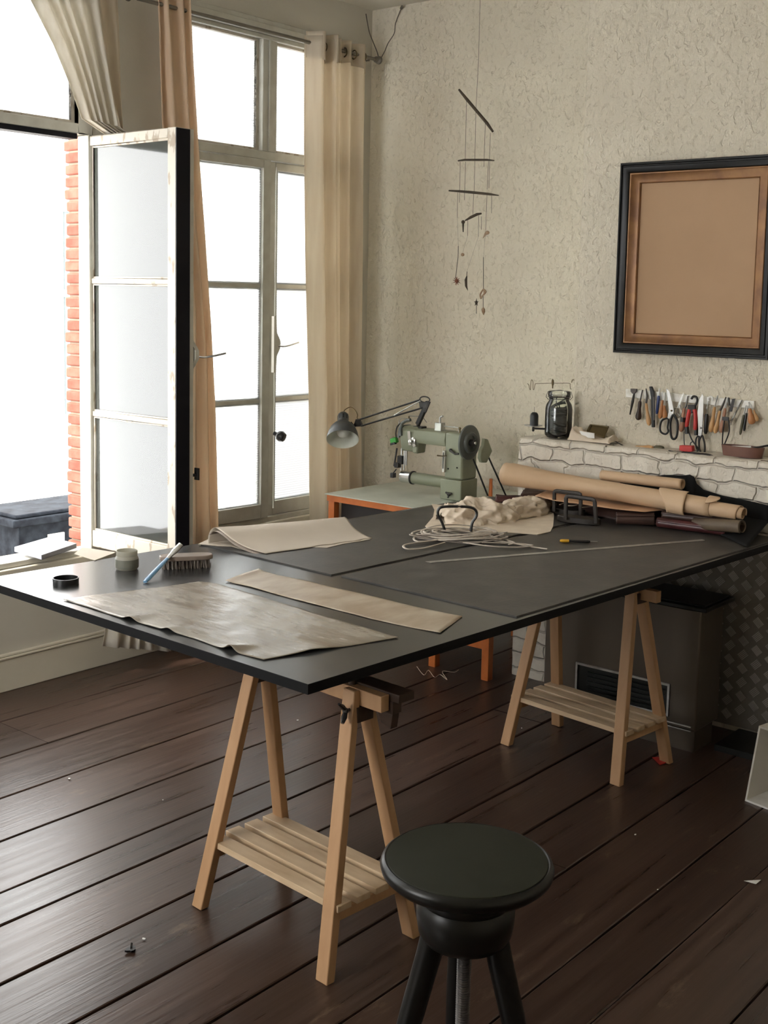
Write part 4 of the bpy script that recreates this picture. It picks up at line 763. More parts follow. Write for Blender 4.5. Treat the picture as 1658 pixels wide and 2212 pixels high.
s = MB(); c = mp(860,860,Xf-.004); s.bb((Xf-.010, mp(832,0).y, mp(0,955).z), (Xf+.006, mp(864,0).y, mp(0,690).z)); q_ = part('stitch_slot_plate', s, M['ironpaint'], mc, bevel=.002)
s = MB(); s.bb((Xf-.0115, mp(843,0).y, mp(0,910).z), (Xf-.0095, mp(852,0).y, mp(0,710).z)); part('slot', s, M['stovedark'], q_); s = MB(); s.tube([mp(855,855,Xf-.012), mp(800,860,Xf-.03), mp(735,852,Xf-.035)], [.004,.005,.007], 8, flat=.6); part('stitch_lever', s, M['brass'], q_)
s = MB(); s.tube([mp(900,790,Xf), mp(920,800,Xf-.015), mp(960,835,Xf-.02), mp(1005,830,Xf-.02)], [.008,.008,.005,.006], 8); s.ball(mp(905,785,Xf-.006), .010); part('feed_lever', s, M['iron'], mc)
s = MB(); s.ball(mp(880,1350,Xf-.008), .011); s.tube([mp(845,1325,Xf-.012), mp(880,1350,Xf-.016), mp(915,1340,Xf-.014)], .006, 8); s.tube([mp(880,1350,Xf-.014), mp(870,1395,Xf-.014)], .005, 8); part('wing_screw', s, M['iron'], mc)
for x, y in ((872,1022), (985,1010)): s = MB(); s.ball(mp(x,y,Xf+.005), .005); part('screw', s, M['iron'], mc)
s = MB(); zz = zt1+.004; Yb = mp(700,500).y; s.bb((Xf+.03, Yb-.022, zz), (Xf+.07, Yb+.022, zz+.045)); s.tube([(Xf+.05, Yb, zz+.04), (Xf+.05, Yb, zz+.075), (Xf+.05, Yb-.02, zz+.085)], .006, 8); s.tube([(Xf+.05, Yb-.02, zz+.028), (Xf+.05, Yb-.13, zz+.028), (Xf+.05, Yb-.135, zz)], .0035, 8); part('bobbin_winder', s, M['steel'], mc, bevel=.002)
s = MB(); Yk = mp(955,520).y; s.tube([(Xf+.05, Yk, zz), (Xf+.05, Yk, zz+.02)], .005, 8); s.ball((Xf+.05, Yk, zz+.024), .008); s.tube([mp(372,400,Xf+.05), mp(372,350,Xf+.05)], .005, 6); part('oil_cap', s, M['brass'], mc)
s = MB(); s.tube(smooth([mp(245,600,Xf+.04), mp(250,400,Xf+.04), mp(350,380,Xf+.05)], 4), .0022, 5); s.tube(smooth([mp(372,345,Xf+.05), mp(450,350,Xf+.05), mp(540,360,Xf+.06), mp(600,430,Xf+.07)], 5), .0025, 5); part('thread_guide', s, M['steel'], mc)
# clip lamp (green) and anglepoise
gl = thing('clip_light', 'small bright green clip light at the left side of the sewing machine head', 'clip light', mp(190,700))
c = mp(185,660,Xf+.02); s = MB(); s.box(c, (.03, .045, .034), Matrix.Rotation(R(-18), 3, 'X')); part('housing', s, M['greenpl'], gl, bevel=.006)
s = MB(); s.tube(smooth([c+Vector((0,-.015,.012)), mp(205,560,Xf+.02), mp(225,480,Xf+.03), mp(290,420,Xf+.04)], 5), .004, 6); part('flex', s, M['blackpl'], gl); s = MB(); s.box(c+Vector((-.008,.0,-.018)), (.02,.035,.012), Matrix.Rotation(R(-18), 3, 'X')); part('clip', s, M['blackpl'], gl)
lp = thing('desk_lamp', 'dark grey balanced-arm lamp with white inner shade beside the curtain', 'lamp', HX(902,915,5.47)); XL = 5.47
ax = (-UP*.82-FW*.57).normalized(); Tl = Matrix.Translation(HX(741,894,XL)) @ frame(ax)
k = 1/pxm(HX(741,930,XL))*34.5/.089
s = MB(); s.lathe([(r_*k, z*k) for r_, z in ((0,-.004),(.018,-.004),(.029,.008),(.031,.02),(.031,.058),(.034,.064),(.052,.078),(.070,.100),(.082,.130),(.088,.160),(.089,.172))], Tl, 40, cap=False); shd = part('shade', s, M['lampgrey'], lp, crease=1.2)
s = MB(); s.lathe([(r_*k, z*k) for r_, z in ((.0885,.1725),(.0865,.172),(.080,.134),(.068,.104),(.050,.082),(.030,.072),(0,.070))], Tl, 40, cap=False); part('shade_lining', s, M['lampwhite'], shd, crease=1.2)
s = MB(); s.lathe([(r_*k, z*k) for r_, z in ((0,.075),(.014,.075),(.016,.09),(.030,.11),(.033,.125),(.028,.142),(.014,.152),(0,.154))], Tl, 24); part('bulb', s, M['bulb'], lp)
s = MB()
for i in range(9):
    q_ = 2*math.pi*i/9; T_ = Tl @ Matrix.Rotation(q_, 4, 'Z'); s.add([T_ @ Vector((.0314*k, y*k, z*k)) for y, z in ((-.003,.018),(.003,.018),(.003,.046),(-.003,.046))], [(0,1,2,3)])
part('vent_slots', s, M['seal'], shd)
def zl(x, y, X=XL): return HX(700+x/7.375, 850+y/7.375, X)
s = MB(); s.prism([zl(500,410), zl(550,410), zl(605,525), zl(460,530)], (.014,0,0)); s.tube([zl(465,515), HX(757,912,XL-.01)], .006, 8); part('shade_bracket', s, M['iron'], lp)
JA = HX(906,864,XL); JB = HX(912,881,XL)
for p_, q_ in ((zl(545,420), JA), (zl(590,515), JB)): s = MB(); s.tube([p_, q_], .0052, 8, upv=(1,0,0)); part('arm_bar', s, M['iron'], lp)
s = MB(); s.tube([zl(1110,350,XL-.012), HX(907,866,XL-.012)], .0035, 6); part('spring', s, M['steel'], lp)
s = MB(); cx_ = HX(917,863,XL+.0); s.tube(ell(cx_, Vector((0,-1,0)), Vector((0,0,1)), .036, .017, 24), .004, 6, closed=True); s.prism([HX(904,868,XL), HX(928,868,XL), HX(918,892,XL), HX(906,880,XL)], (.010,0,0)); part('elbow_plate', s, M['iron'], lp)
s = MB(); s.beam(HX(924,868,XL+.01), HX(902,916,XL+.01), .022, .022, side=(1,0,0)); part('lower_arm', s, M['iron'], lp)
s = MB(); s.tube(smooth([Tl @ Vector((0,0,-.004)), zl(330,260), zl(420,215), zl(490,260), zl(530,340), zl(525,390), zl(560,420)], 6), .0028, 6); part('cable', s, M['brass'], lp)
s = MB(); b_ = HX(902,916,XL+.01); s.tube([b_, Vector((b_.x+.02, b_.y, zt1))], .009, 10); s.box((b_.x+.02, b_.y, zt1+.008), (.05,.06,.012)); part('foot_clamp', s, M['iron'], lp)
# ------------------------------------------------------------------ picture frame
def ring(y0, y1, z0, z1, prof, s):                 # mitred moulding; prof = (inset, height off the wall)
    n = len(prof); vs = []
    for ins, h in prof: vs += [(XB-h, y0-ins, z0+ins), (XB-h, y1+ins, z0+ins), (XB-h, y1+ins, z1-ins), (XB-h, y0-ins, z1-ins)]
    return s.add(vs, [(i*4+k, i*4+(k+1) % 4, (i+1)*4+(k+1) % 4, (i+1)*4+k) for i in range(n-1) for k in range(4)])
fy0 = HX(1334,556,XB-.03).y; fz0 = HX(1324,761,XB-.03).z; fz1 = HX(1343,353,XB-.03).z; gR = HX(1646,560,XB-.03).y; fy1 = gR-(fy0-HX(1357,556,XB-.03).y)
pf = thing('picture_frame', 'large black and gilt empty picture frame with plain brown backing above the tools', 'picture frame', (XB, (fy0+fy1)/2, fz0))
s = MB(); ring(fy0, fy1, fz0, fz1, [(0,0),(0,.042),(.004,.048),(.011,.048),(.014,.040),(.020,.040),(.023,.046),(.045,.038),(.050,.030),(.050,.002)], s); part('outer_moulding', s, M['pframe'], pf)
s = MB(); ring(fy0, fy1, fz0, fz1, [(.050,.002),(.050,.032),(.053,.035),(.057,.034),(.060,.029),(.096,.016),(.099,.018),(.102,.015),(.102,.001)], s); part('gilt_slip', s, M['gold'], pf)
s = MB(); s.bb((XB-.004, fy0-.101, fz0+.101), (XB-.001, fy1+.101, fz1-.101)); part('backing', s, M['pboard'], pf)
# ------------------------------------------------------------------ tool strip
def tp(x, y, o=.03): return HX(1340+x/5.214, 800+y/5.214, XB-o)
ts = thing('magnetic_tool_strip', 'long worn white strip fixed to the wall below the frame, holding the hand tools', 'tool rack', tp(800,350,.0))
A, B = tp(75,205,.0), tp(1520,345,.0); A2, B2 = tp(75,300,.0), tp(1515,430,.0)
s = MB(); s.prism([A, B, B2, A2], (-.018, 0, 0)); part('strip', s, M['magnet'], ts, bevel=.002)
GT = 'hand tools on the wall strip'; W = 1/2294
HP = {'awl': [(0,.35),(.08,.55),(.2,.62),(.38,.55),(.55,.7),(.78,1),(.92,.9),(1,.35)], 'bulb': [(0,.35),(.12,.5),(.3,.55),(.6,.95),(.82,1),(.95,.7),(1,.2)], 'str': [(0,.7),(.1,.95),(.5,1),(.9,.95),(1,.6)]}
def tool(name, lab, cat, hm, h0, h1, w, bm_, b0, bw, shape='awl', o=.035, b1=None):
    t = thing(name, lab, cat, tp(*h0, o), GT); P0, P1 = tp(*h0, o), tp(*h1, o); s = MB(); pr = HP[shape]
    s.tube([P0.lerp(P1, a_) for a_, _ in pr], [w/2*W*r_ for _, r_ in pr], 14); part('handle', s, hm, t)
    s = MB(); s.tube([P0.lerp(P1, .04), tp(*(b1 or b0), o-.004), tp(*b0, o-.008)], [bw/2*W, bw/2*W, bw/4*W], 8); part('blade', s, bm_, t); return t
def loop(s, pts, r, o, k=5): s.tube(smooth([tp(x, y, o) for x, y in pts], k, True), r, 8, closed=True)
t = thing('edge_tool', 'black flared-head leather tool, leftmost on the strip', 'hand tool', tp(140,300), GT); s = MB(); s.prism([tp(120,205,.03), tp(190,208,.03), tp(185,240,.03), tp(165,262,.03), tp(140,262,.03), tp(122,238,.03)], (-.012,0,0)); part('head', s, M['steeldark'], t, bevel=.002); s = MB(); s.tube([tp(152,255,.036), tp(135,350,.036), tp(104,498,.036)], [.0045,.0075,.0035], 8); part('shank', s, M['iron'], t)
tool('awl', 'dark wooden awl hanging second from the left of the strip', 'awl', M['hdark'], (218,345), (196,560), 72, M['steeldark'], (246,222), 16)
tool('pronged_awl', 'long boxwood-handled tool with dark forked shank left of the black cutter', 'awl', M['hlight'], (285,362), (322,622), 58, M['steeldark'], (285,205), 26, b1=(297,290))
t = thing('black_cutter', 'long slim black cutter hanging on the strip, taller than its neighbours', 'cutter', tp(370,400), GT); s = MB(); s.prism([tp(332,182,.03), tp(362,180,.03), tp(388,240,.03), tp(392,640,.03), tp(360,640,.03), tp(352,300,.03)], (-.014,0,0)); part('body', s, M['blackpl'], t, bevel=.003); s = MB(); s.beam(tp(372,300,.045), tp(376,560,.045), .004, .006); part('slider', s, M['steeldark'], t)
tool('marking_pen', 'blue pen with white tip on the strip beside the black cutter', 'pen', M['bluedark'], (430,285), (405,490), 34, M['whitecard'], (437,205), 20, 'str')
tool('awl', 'orange wooden awl, left one of the pair just left of the large scissors', 'awl', M['horange'], (470,335), (442,545), 54, M['steel'], (475,235), 10, 'bulb', .040)
tool('awl', 'orange wooden awl, right one of the pair just left of the large scissors', 'awl', M['horange'], (490,395), (500,545), 60, M['steel'], (500,250), 12, 'bulb', .034)
t = thing('large_scissors', 'large tailor scissors with black oval grips, left half of the strip', 'scissors', tp(570,500), GT)
s = MB(); s.prism([tp(515,205,.040), tp(540,215,.040), tp(592,400,.040), tp(598,500,.040), tp(545,545,.040), tp(530,530,.040), tp(548,450,.040)], (-.005,0,0)); part('blade', s, M['steel'], t); s = MB(); s.prism([tp(520,210,.046), tp(550,230,.046), tp(600,450,.046), tp(590,520,.046), tp(560,460,.046)], (-.004,0,0)); part('blade', s, M['chrome'], t); s = MB(); s.ball(tp(570,455,.052), .005); part('pivot_screw', s, M['brass'], t)
s = MB(); loop(s, [(535,545),(470,560),(445,620),(450,690),(500,718),(535,690),(528,640)], .0052, .04); part('grip', s, M['blackpl'], t); s = MB(); loop(s, [(590,500),(562,570),(560,680),(575,760),(610,770),(635,720),(640,600),(622,540)], .0060, .046); part('grip', s, M['blackpl'], t)
t = thing('small_scissors', 'small silver scissors hanging right of the large scissors', 'scissors', tp(670,350), GT)
s = MB(); s.prism([tp(708,248,.036), tp(712,262,.036), tp(672,392,.036), tp(650,380,.036)], (-.004,0,0)); s.tube([tp(655,385,.038), tp(642,425,.038)], .004, 6); s.tube([tp(665,388,.038), tp(668,420,.038)], .004, 6); part('blades', s, M['chrome'], t); s = MB(); loop(s, [(612,425),(640,430),(648,465),(628,490),(606,470)], .003, .038); loop(s, [(640,425),(680,435),(685,480),(662,508),(638,480)], .003, .040); part('rings', s, M['chrome'], t)
tool('awl', 'dark-bladed awl with pink-brown handle and black collar, left of the red pliers', 'awl', M['hpink'], (716,425), (678,692), 62, M['steeldark'], (757,288), 22, 'awl', .034, b1=(735,400))
s = MB(); s.tube([tp(706,530,.036), tp(698,580,.036)], .0125, 12); part('collar', s, M['blackpl'], [o for o in bpy.data.objects if o.name.startswith('awl') and o.parent is None][-1])
t = thing('red_pliers', 'red-handled pliers with dark hooked jaws at the middle of the strip', 'pliers', tp(805,500), GT)
s = MB(); s.tube(smooth([tp(795,325,.038), tp(815,295,.038), tp(850,300,.038), tp(862,340,.038), tp(845,385,.038), tp(820,410,.038)], 4), [.006]*21, 8); s.prism([tp(768,385,.03), tp(850,385,.03), tp(850,455,.03), tp(810,480,.03), tp(768,450,.03)], (-.016,0,0)); part('jaws', s, M['iron'], t, bevel=.002)
for L_ in ([(780,440),(760,520),(742,640)], [(832,440),(845,520),(838,670)]): s = MB(); s.tube(smooth([tp(x,y,.040) for x, y in L_], 4), [.0105]*8+[.0085], 10); part('handle', s, M['redpl'], t)
s = MB(); s.tube([tp(742,635,.038), tp(752,715,.038)], .0115, 10); part('handle_tip', s, M['blackpl'], t); s = MB(); s.tube([tp(850,450,.034), tp(850,730,.034)], [.008,.010], 10); part('handle_tip', s, M['blackpl'], t)
t = thing('long_shears', 'long silver shears with dark ring grips reaching lowest on the strip', 'shears', tp(900,500), GT)
s = MB(); s.prism([tp(922,265,.045), tp(935,290,.045), tp(932,500,.045), tp(922,640,.045), tp(880,640,.045), tp(868,480,.045), tp(890,330,.045)], (-.005,0,0)); part('blade', s, M['chrome'], t); s = MB(); s.prism([tp(880,630,.046), tp(925,630,.046), tp(915,740,.046), tp(880,735,.046)], (-.007,0,0)); s.ball(tp(900,650,.055), .005); part('tang', s, M['steel'], t)
s = MB(); loop(s, [(880,735),(850,770),(845,840),(862,890),(882,880),(878,800)], .004, .045); part('ring_grip', s, M['iron'], t); s = MB(); loop(s, [(915,735),(885,790),(885,880),(910,935),(942,925),(945,840),(930,770)], .0048, .05); part('ring_grip', s, M['iron'], t)
tool('seam_tool', 'black-handled tool with round white hook head right of the long shears', 'hand tool', M['blackpl'], (968,490), (955,715), 46, M['chrome'], (1000,320), 18, 'str', .034, b1=(985,350)); t = [o for o in bpy.data.objects if o.name == 'seam_tool'][0]
s = MB(); s.tube(smooth([tp(990,345,.04), tp(985,315,.04), tp(1010,298,.04), tp(1035,312,.04), tp(1030,345,.04)], 4), .0055, 8); part('hook', s, M['whitecard'], t)
tool('awl', 'boxwood awl with widest pale handle, first right of the white hook tool', 'awl', M['hlight'], (1058,410), (1015,695), 64, M['steel'], (1092,285), 16, 'awl', .036)
tool('awl', 'boxwood awl with slim dark shank, second right of the white hook tool', 'awl', M['hlight'], (1122,445), (1062,708), 56, M['steeldark'], (1185,300), 26, 'awl', .040, b1=(1150,390))
tool('awl', 'pink-brown awl partly behind the leather loop, right half of the strip', 'awl', M['hpink'], (1178,425), (1130,700), 62, M['steel'], (1212,305), 22, 'awl', .034)
t = thing('strap_cutter', 'dark bladed tool hanging with a thin black leather loop below the strip', 'hand tool', tp(1180,600), GT); s = MB(); s.tube([tp(1215,310,.046), tp(1225,400,.046)], .005, 6); s.prism([tp(1262,320,.04), tp(1292,318,.04), tp(1255,465,.04), tp(1225,465,.04)], (-.007,0,0)); s.box(tp(1180,545,.048), (.008, .03, .018)); part('blade', s, M['iron'], t)
s = MB(); s.tube(smooth([tp(1168,560,.048), tp(1150,700,.045), tp(1145,800,.04), tp(1150,860,.04), tp(1190,780,.042), tp(1222,680,.045), tp(1215,560,.046)], 6), .0032, 8); part('loop', s, M['strap'], t)
s = MB(); s.tube(smooth([tp(1370,332,.03), tp(1320,430,.03), tp(1270,535,.032), tp(1248,570,.034), tp(1240,610,.034)], 4), [.004]*8+[.006]*5+[.0035]*4, 8); solo('silver_pick', s, M['chrome'], 'long thin silver pick slanting on the right half of the strip', 'hand tool', GT)
tool('punch', 'thin olive-handled punch, left of the two slim tools near the right end', 'hand tool', M['holive'], (1385,500), (1345,725), 30, M['steel'], (1412,395), 12, 'str', .036)
tool('punch', 'thin black-handled punch, right of the two slim tools near the right end', 'hand tool', M['blackpl'], (1415,480), (1388,682), 28, M['steel'], (1432,400), 12, 'str', .040)
tool('awl', 'red-brown bulb-handled awl near the right end of the strip', 'awl', M['horange'], (1452,430), (1482,608), 82, M['steel'], (1440,360), 10, 'bulb', .038)
tool('awl', 'tan slanting awl, rightmost on the strip', 'awl', M['hlight'], (1495,445), (1540,575), 48, M['steel'], (1445,355), 8, 'bulb', .032)
s = MB(); s.tube(smooth([tp(714,690,.03), tp(712,760,.03), tp(718,840,.04), tp(735,880,.06)], 5), .0025, 6); s.tube(smooth([tp(768,700,.03), tp(800,780,.03), tp(850,850,.03), tp(870,880,.05), tp(860,920,.06)], 5), .0038, 6); s.tube(smooth([tp(820,800,.03), tp(790,815,.035), tp(785,845,.04), tp(810,870,.05)], 5), .0028, 6)
solo('cable', s, M['blacktex'], 'thin black leads hanging from the strip down to the mantel', 'cable')
# ------------------------------------------------------------------ mantel things
ZS_ = 1.288; XM = 5.41
def jp(x, y, X=XM): return HX(1110+x/7.209, 780+y/7.209, X)
b_ = jp(680,1195,5.40); b_.z = ZS_; px1 = 1/pxm(b_); r = 210/7.209*px1; jt = thing('glass_jar', 'tall clip-top glass jar of black cords standing on the mantel', 'jar', b_); T = Matrix.Translation(b_); H = (1180-440)/7.209*px1
s = MB(); s.lathe([(0,.004),(r*.8,.003),(r*.97,.016),(r,.035),(r,H*.62),(r*.93,H*.71),(r*.74,H*.79),(r*.72,H*.84),(r*.80,H*.86),(r*.80,H*.88),(r*.76,H*.88),(r*.70,H*.84),(r*.70,H*.79),(r*.90,H*.70),(r*.96,H*.62),(r*.96,.035),(r*.9,.012),(0,.009)], T, 40); part('glass_body', s, M['glassjar'], jt, crease=2)
s = MB(); s.lathe([(0,H*.885),(r*.80,H*.885),(r*.84,H*.90),(r*.84,H*.94),(r*.80,H*.985),(r*.6,H),(0,H*.995)], T, 36); ld = part('glass_lid', s, M['glassjar'], jt, crease=2)
s = MB(); s.tube(ell(b_+Vector((0,0,H*.83)), Vector((1,0,0)), Vector((0,1,0)), r*.76, r*.76, 24), .0018, 6, closed=True); s.tube(ell(b_+Vector((0,0,H*.87)), Vector((1,0,0)), Vector((0,1,0)), r*.83, r*.83, 24), .0022, 6, closed=True)
for sg in (-1, 1):
    e = Vector((.64*sg, -.77*sg, 0)); s.tube([b_+e*r*.78+Vector((0,0,H*.80)), b_+e*r*.98+Vector((0,0,H*.86)), b_+e*r*.86+Vector((0,0,H*.97)), b_+Vector((0,0,H*1.005))], .0018, 6)
part('wire_clip', s, M['steeldark'], jt)
s = MB(); rr = random.Random(5)
for k in range(16):
    c = b_+Vector((rr.uniform(-.008,.008), rr.uniform(-.008,.008), .02+.0095*k)); e = Vector((rr.uniform(-1,1), rr.uniform(-1,1), 0)).normalized(); f = Vector((-e.y, e.x, rr.uniform(-.5,.5)))
    s.tube(ell(c, e, f, r*rr.uniform(.62,.82), r*rr.uniform(.6,.8), 16), r*.11, 6, closed=True)
s.lathe([(0,.014),(r*.80,.018),(r*.82,H*.45),(r*.6,H*.55),(0,H*.57)], T, 20); s.tube(smooth([b_+Vector((0,0,H*.5)), jp(655,640,5.40), jp(670,540,5.40)], 4), .003, 6); s.tube(smooth([b_+Vector((0.01,-.01,H*.5)), jp(700,660,5.40), jp(780,600,5.40), jp(850,540,5.40)], 4), .003, 6)
o = solo('cord_hank', s, M['blacktex'], 'black cords coiled inside the glass jar', 'cord')
wo = thing('wire_ornament', 'thin bent wire ornament with dark central knob above the glass jar', 'ornament', jp(600,420))
s = MB(); s.tube(smooth([jp(x,y) for x, y in ((205,350),(228,372),(240,430),(254,442),(262,320),(275,292),(290,320),(292,430),(308,442),(325,365),(350,350),(470,347),(580,345),(720,345),(860,347),(870,380),(876,432),(890,437))], 3), .0016, 6); s.tube(smooth([jp(895,335), jp(903,300), jp(920,290), jp(935,297)], 4), .0025, 6); part('wire', s, M['brass'], wo)
s = MB(); s.tube([jp(598,275), jp(600,300), jp(600,330), jp(600,365), jp(598,385), jp(598,425)], [.001,.006,.007,.006,.0035,.003], 10); part('knob', s, M['brass'], wo)
ch = thing('candle_bracket', 'small metal wall bracket with round drip dish left of the glass jar', 'candle holder', jp(298,1015)); c = jp(298,1008); rd = 145/7.209*px1
s = MB(); s.lathe([(0,-.004),(rd*.5,-.004),(rd,.002),(rd*1.0,.004),(rd*.5,.0),(0,0)], Matrix.Translation(c), 30); part('drip_dish', s, M['steel'], ch)
s = MB(); s.tube([c+Vector((0,0,-.004)), c+Vector((0,0,-.026)), c+Vector((0,0,-.030))], [.006,.007,.004], 10); s.tube([c+Vector((0,0,-.014)), c+Vector((.01,-.06,-.012)), Vector((XB+.03, 3.252, c.z-.012))], .0055, 8); part('arm', s, M['iron'], ch)
s = MB(); rc_ = 66/7.209*px1; h = (1003-790)/7.209*px1; s.lathe([(0,0),(rc_,0),(rc_,h*.72),(rc_*.85,h*.88),(rc_*.5,h*.98),(0,h)], Matrix.Translation(c+Vector((.0,-.004,.002))), 20); cd = solo('candle', s, M['blacktex'], 'short black candle standing on the bracket dish', 'candle')
s = MB(); s.tube([c+Vector((0,-.004,h)), c+Vector((0,-.003,h+.030))], .001, 5); o = build('wick', s, M['thread'], cd, ORG[cd.name])
s = MB(); A = jp(840,1240,5.37); B = jp(1500,1290,5.37); A.z = B.z = ZS_
def bund(u, v):
    th = math.pi*v; c_ = A.lerp(B, u); hh_ = (.030+.035*math.exp(-((u-.05)/.12)**2)+.012*math.sin(u*7))*(1 if .02 < u < .98 else .25); w_ = .055
    return c_+Vector((.045-math.cos(th)*w_, 0, math.sin(th)*hh_*(1+.35*NZ.noise(Vector((u*9, v*7, 1))))+.001))
s.grid(bund, 50, 22); solo('folded_cloth', s, M['canvas'], 'grey-beige folded cloth bundle on the mantel beside the jar', 'cloth', crease=3)
s = MB(); s.prism([jp(x,y,5.375)+Vector((0,0,0)) for x, y in ((1015,1098),(1245,1132),(1250,1205),(1110,1190),(1050,1150))], (.004,0,.003)); solo('white_card', s, M['whitecard'], 'bright white tag lying on the cloth bundle', 'card')
s = MB(); s.tube([jp(1205,995,5.44), jp(1465,1025,5.44), jp(1405,1190,5.40), jp(1140,1100,5.40)], .0045, 8, closed=True); s.tube([jp(1150,1090,5.40), jp(1195,1000,5.44)], .008, 8); s.prism([jp(1205,1000,5.442), jp(1460,1030,5.442), jp(1400,1185,5.402), jp(1160,1095,5.402)], (.003,0,0)); solo('buckle_frame', s, M['brass'], 'rectangular dull metal buckle frame propped on the cloth bundle', 'buckle')
def mp2(x, y, X=5.40): return HX(1340+x/5.214, 800+y/5.214, X)
t = thing('gouge', 'dark-bladed gouge with pale bulb handle lying at the left of the mantel tools', 'hand tool', mp2(260,890)); s = MB(); s.tube([mp2(-60,800), mp2(30,850), mp2(165,868)], [.003,.006,.005], 8, flat=.5); part('blade', s, M['iron'], t); s = MB(); P0, P1 = mp2(160,862), mp2(370,885); s.tube([P0, P0.lerp(P1,.1), P0.lerp(P1,.4), P0.lerp(P1,.75), P0.lerp(P1,.95), P1], [.004,.009,.010,.017,.014,.004], 14); part('handle', s, M['hlight'], t)
s = MB(); P0, P1 = mp2(370,870,5.43), mp2(490,885,5.43); s.tube([P0, P0.lerp(P1,.2), P0.lerp(P1,.6), P0.lerp(P1,.9), P1], [.006,.013,.015,.012,.004], 14); solo('tool_handle', s, M['holive'], 'loose olive-brown wooden tool handle beside the gouge', 'handle')
s = MB(); s.prism([mp2(660,845), mp2(800,850), mp2(805,915), mp2(735,925), mp2(655,900)], (.03,0,0)); s.bb(mp2(735,905)-Vector((0,.01,.012)), mp2(795,950)+Vector((.03,-.0,0))); solo('red_clamp', s, M['redpl'], 'small bright red clamp on the mantel below the pliers', 'clamp', bevel=.003)
t = thing('mantel_pliers', 'black pliers lying along the mantel edge under the red clamp', 'pliers', mp2(800,950,5.36)); s = MB(); s.tube(smooth([mp2(540,905,5.36), mp2(620,920,5.36), mp2(700,932,5.36), mp2(860,952,5.36), mp2(1010,965,5.36)], 4), [.003]*5+[.007]*4+[.010]*7+[.006], 8); part('handle', s, M['blackpl'], t)
s = MB(); s.tube(smooth([mp2(700,925,5.38), mp2(850,940,5.38), mp2(1000,955,5.38), mp2(1060,990,5.36)], 4), .006, 8); part('handle', s, M['blackpl'], t); s = MB(); s.tube([mp2(600,912,5.355), mp2(690,925,5.355)], .007, 8, flat=.5); part('jaw', s, M['chrome'], t)
c = mp2(1370,960,5.42); c.z = ZS_; px2 = 1/pxm(c); r = 240/5.214*px2; T = Matrix.Translation(c) @ Matrix.Diagonal((.42, 1.05, 1, 1)); tr = thing('leather_tray', 'round reddish brown leather tray at the right end of the mantel', 'tray', c)
h = (1020-880)/5.214*px2*.85
s = MB(); s.lathe([(0,.002),(r*.86,.002),(r*.97,h),(r,h),(r*.90,0),(0,0)], T, 44); part('wall_and_base', s, M['tray'], tr)
s = MB(); s.tube([c+Vector((-.02,.05,h*.8)), c+Vector((.0,-.04,h*.9))], .008, 8); solo('tray_offcuts', s, M['whitecard'], 'pale pieces lying inside the leather tray', 'offcut')
s = MB(); s.tube(smooth([mp2(1450,900,5.40), mp2(1500,872,5.40), mp2(1560,865,5.40), mp2(1640,850,5.40), mp2(1760,835,5.40)], 4), [.005]+[.010]*15+[.004], 10, flat=.5); solo('rasp', s, M['iron'], 'flat dark tool resting across the leather tray', 'hand tool')
s = MB(); s.tube([mp2(1580,1025,5.35), mp2(1720,1045,5.35)], .010, 8, flat=.6); solo('dark_offcut', s, M['brownlea'], 'dark leather piece at the mantel edge right of the tray', 'offcut')
# ------------------------------------------------------------------ hanging mobile
XO = 5.75
def hp_(x, y, X=XO): return HX(900+x/3.688, 100+y/3.688, X)
mb_ = thing('hanging_mobile', 'driftwood and thread mobile hanging in front of the rough white wall', 'mobile', hp_(470,1900))
th_ = [((490,130),(470,500)), ((470,500),(462,905)), ((395,430),(385,900)), ((545,610),(533,960)), ((585,690),(578,905)), ((345,920),(340,1150)), ((388,920),(378,1225)), ((462,915),(455,1165)), ((570,915),(560,1140)), ((580,915),(574,1130)), ((325,1165),(322,1365)), ((340,1165),(338,1245)), ((452,1170),(446,1340)), ((558,1180),(548,1465)), ((595,1190),(594,1330)), ((405,1380),(404,1510)), ((492,1350),(490,1515)), ((513,1355),(514,1460)), ((330,1590),(328,1680)), ((328,1680),(308,1850)), ((530,1680),(530,1935)), ((528,1990),(528,2080)), ((400,1795),(395,1850)), ((475,2010),(474,2130))]
s = MB(); P0 = hp_(490,130); s.tube([Vector((P0.x, P0.y, CZ)), P0], .0012, 5)
for a_, b_ in th_: s.tube([hp_(*a_), hp_(*b_)], .0013 if a_[1] < 1580 else .0022, 5)
for a_, b_ in (((446,1340),(440,1350)), ((404,1510),(365,1640)), ((322,1365),(330,1590)), ((548,1465),(530,1680)), ((490,1515),(398,1795))): s.tube([hp_(*a_), hp_(*b_)], .0006, 4)
part('threads', s, M['thread'], mb_)
for L_, rs in (([(335,345),(400,425),(480,520),(560,615),(605,680)], [.006,.009,.0085,.009,.006]), ([(328,912),(380,905),(460,905),(560,905),(615,910)], [.004,.006,.0065,.006,.003]), ([(255,1150),(340,1155),(450,1165),(580,1178),(650,1188)], [.004,.007,.008,.007,.003]), ([(385,1388),(430,1362),(480,1338),(512,1332)], [.004,.008,.008,.005])):
    s = MB(); s.tube([hp_(x,y) for x, y in L_], rs, 10); part('driftwood_stick', s, M['stick'], mb_)
s = MB(); s.ball(hp_(368,1400), .011); s.tube([hp_(368,1405), hp_(368,1480)], [.007,.003], 6); part('seed_head', s, M['stick'], mb_)
s = MB(); s.ball(hp_(560,1485), .014, sc=(.5,1.1,.8)); s.tube([hp_(550,1490), hp_(525,1530)], [.008,.001], 6); part('shell', s, M['shell'], mb_)
s = MB(); s.ball(hp_(364,1660), .011, sc=(.6,1.1,.9)); part('shell', s, M['shell'], mb_)
s = MB(); c = hp_(318,1870); s.ball(c, .012)
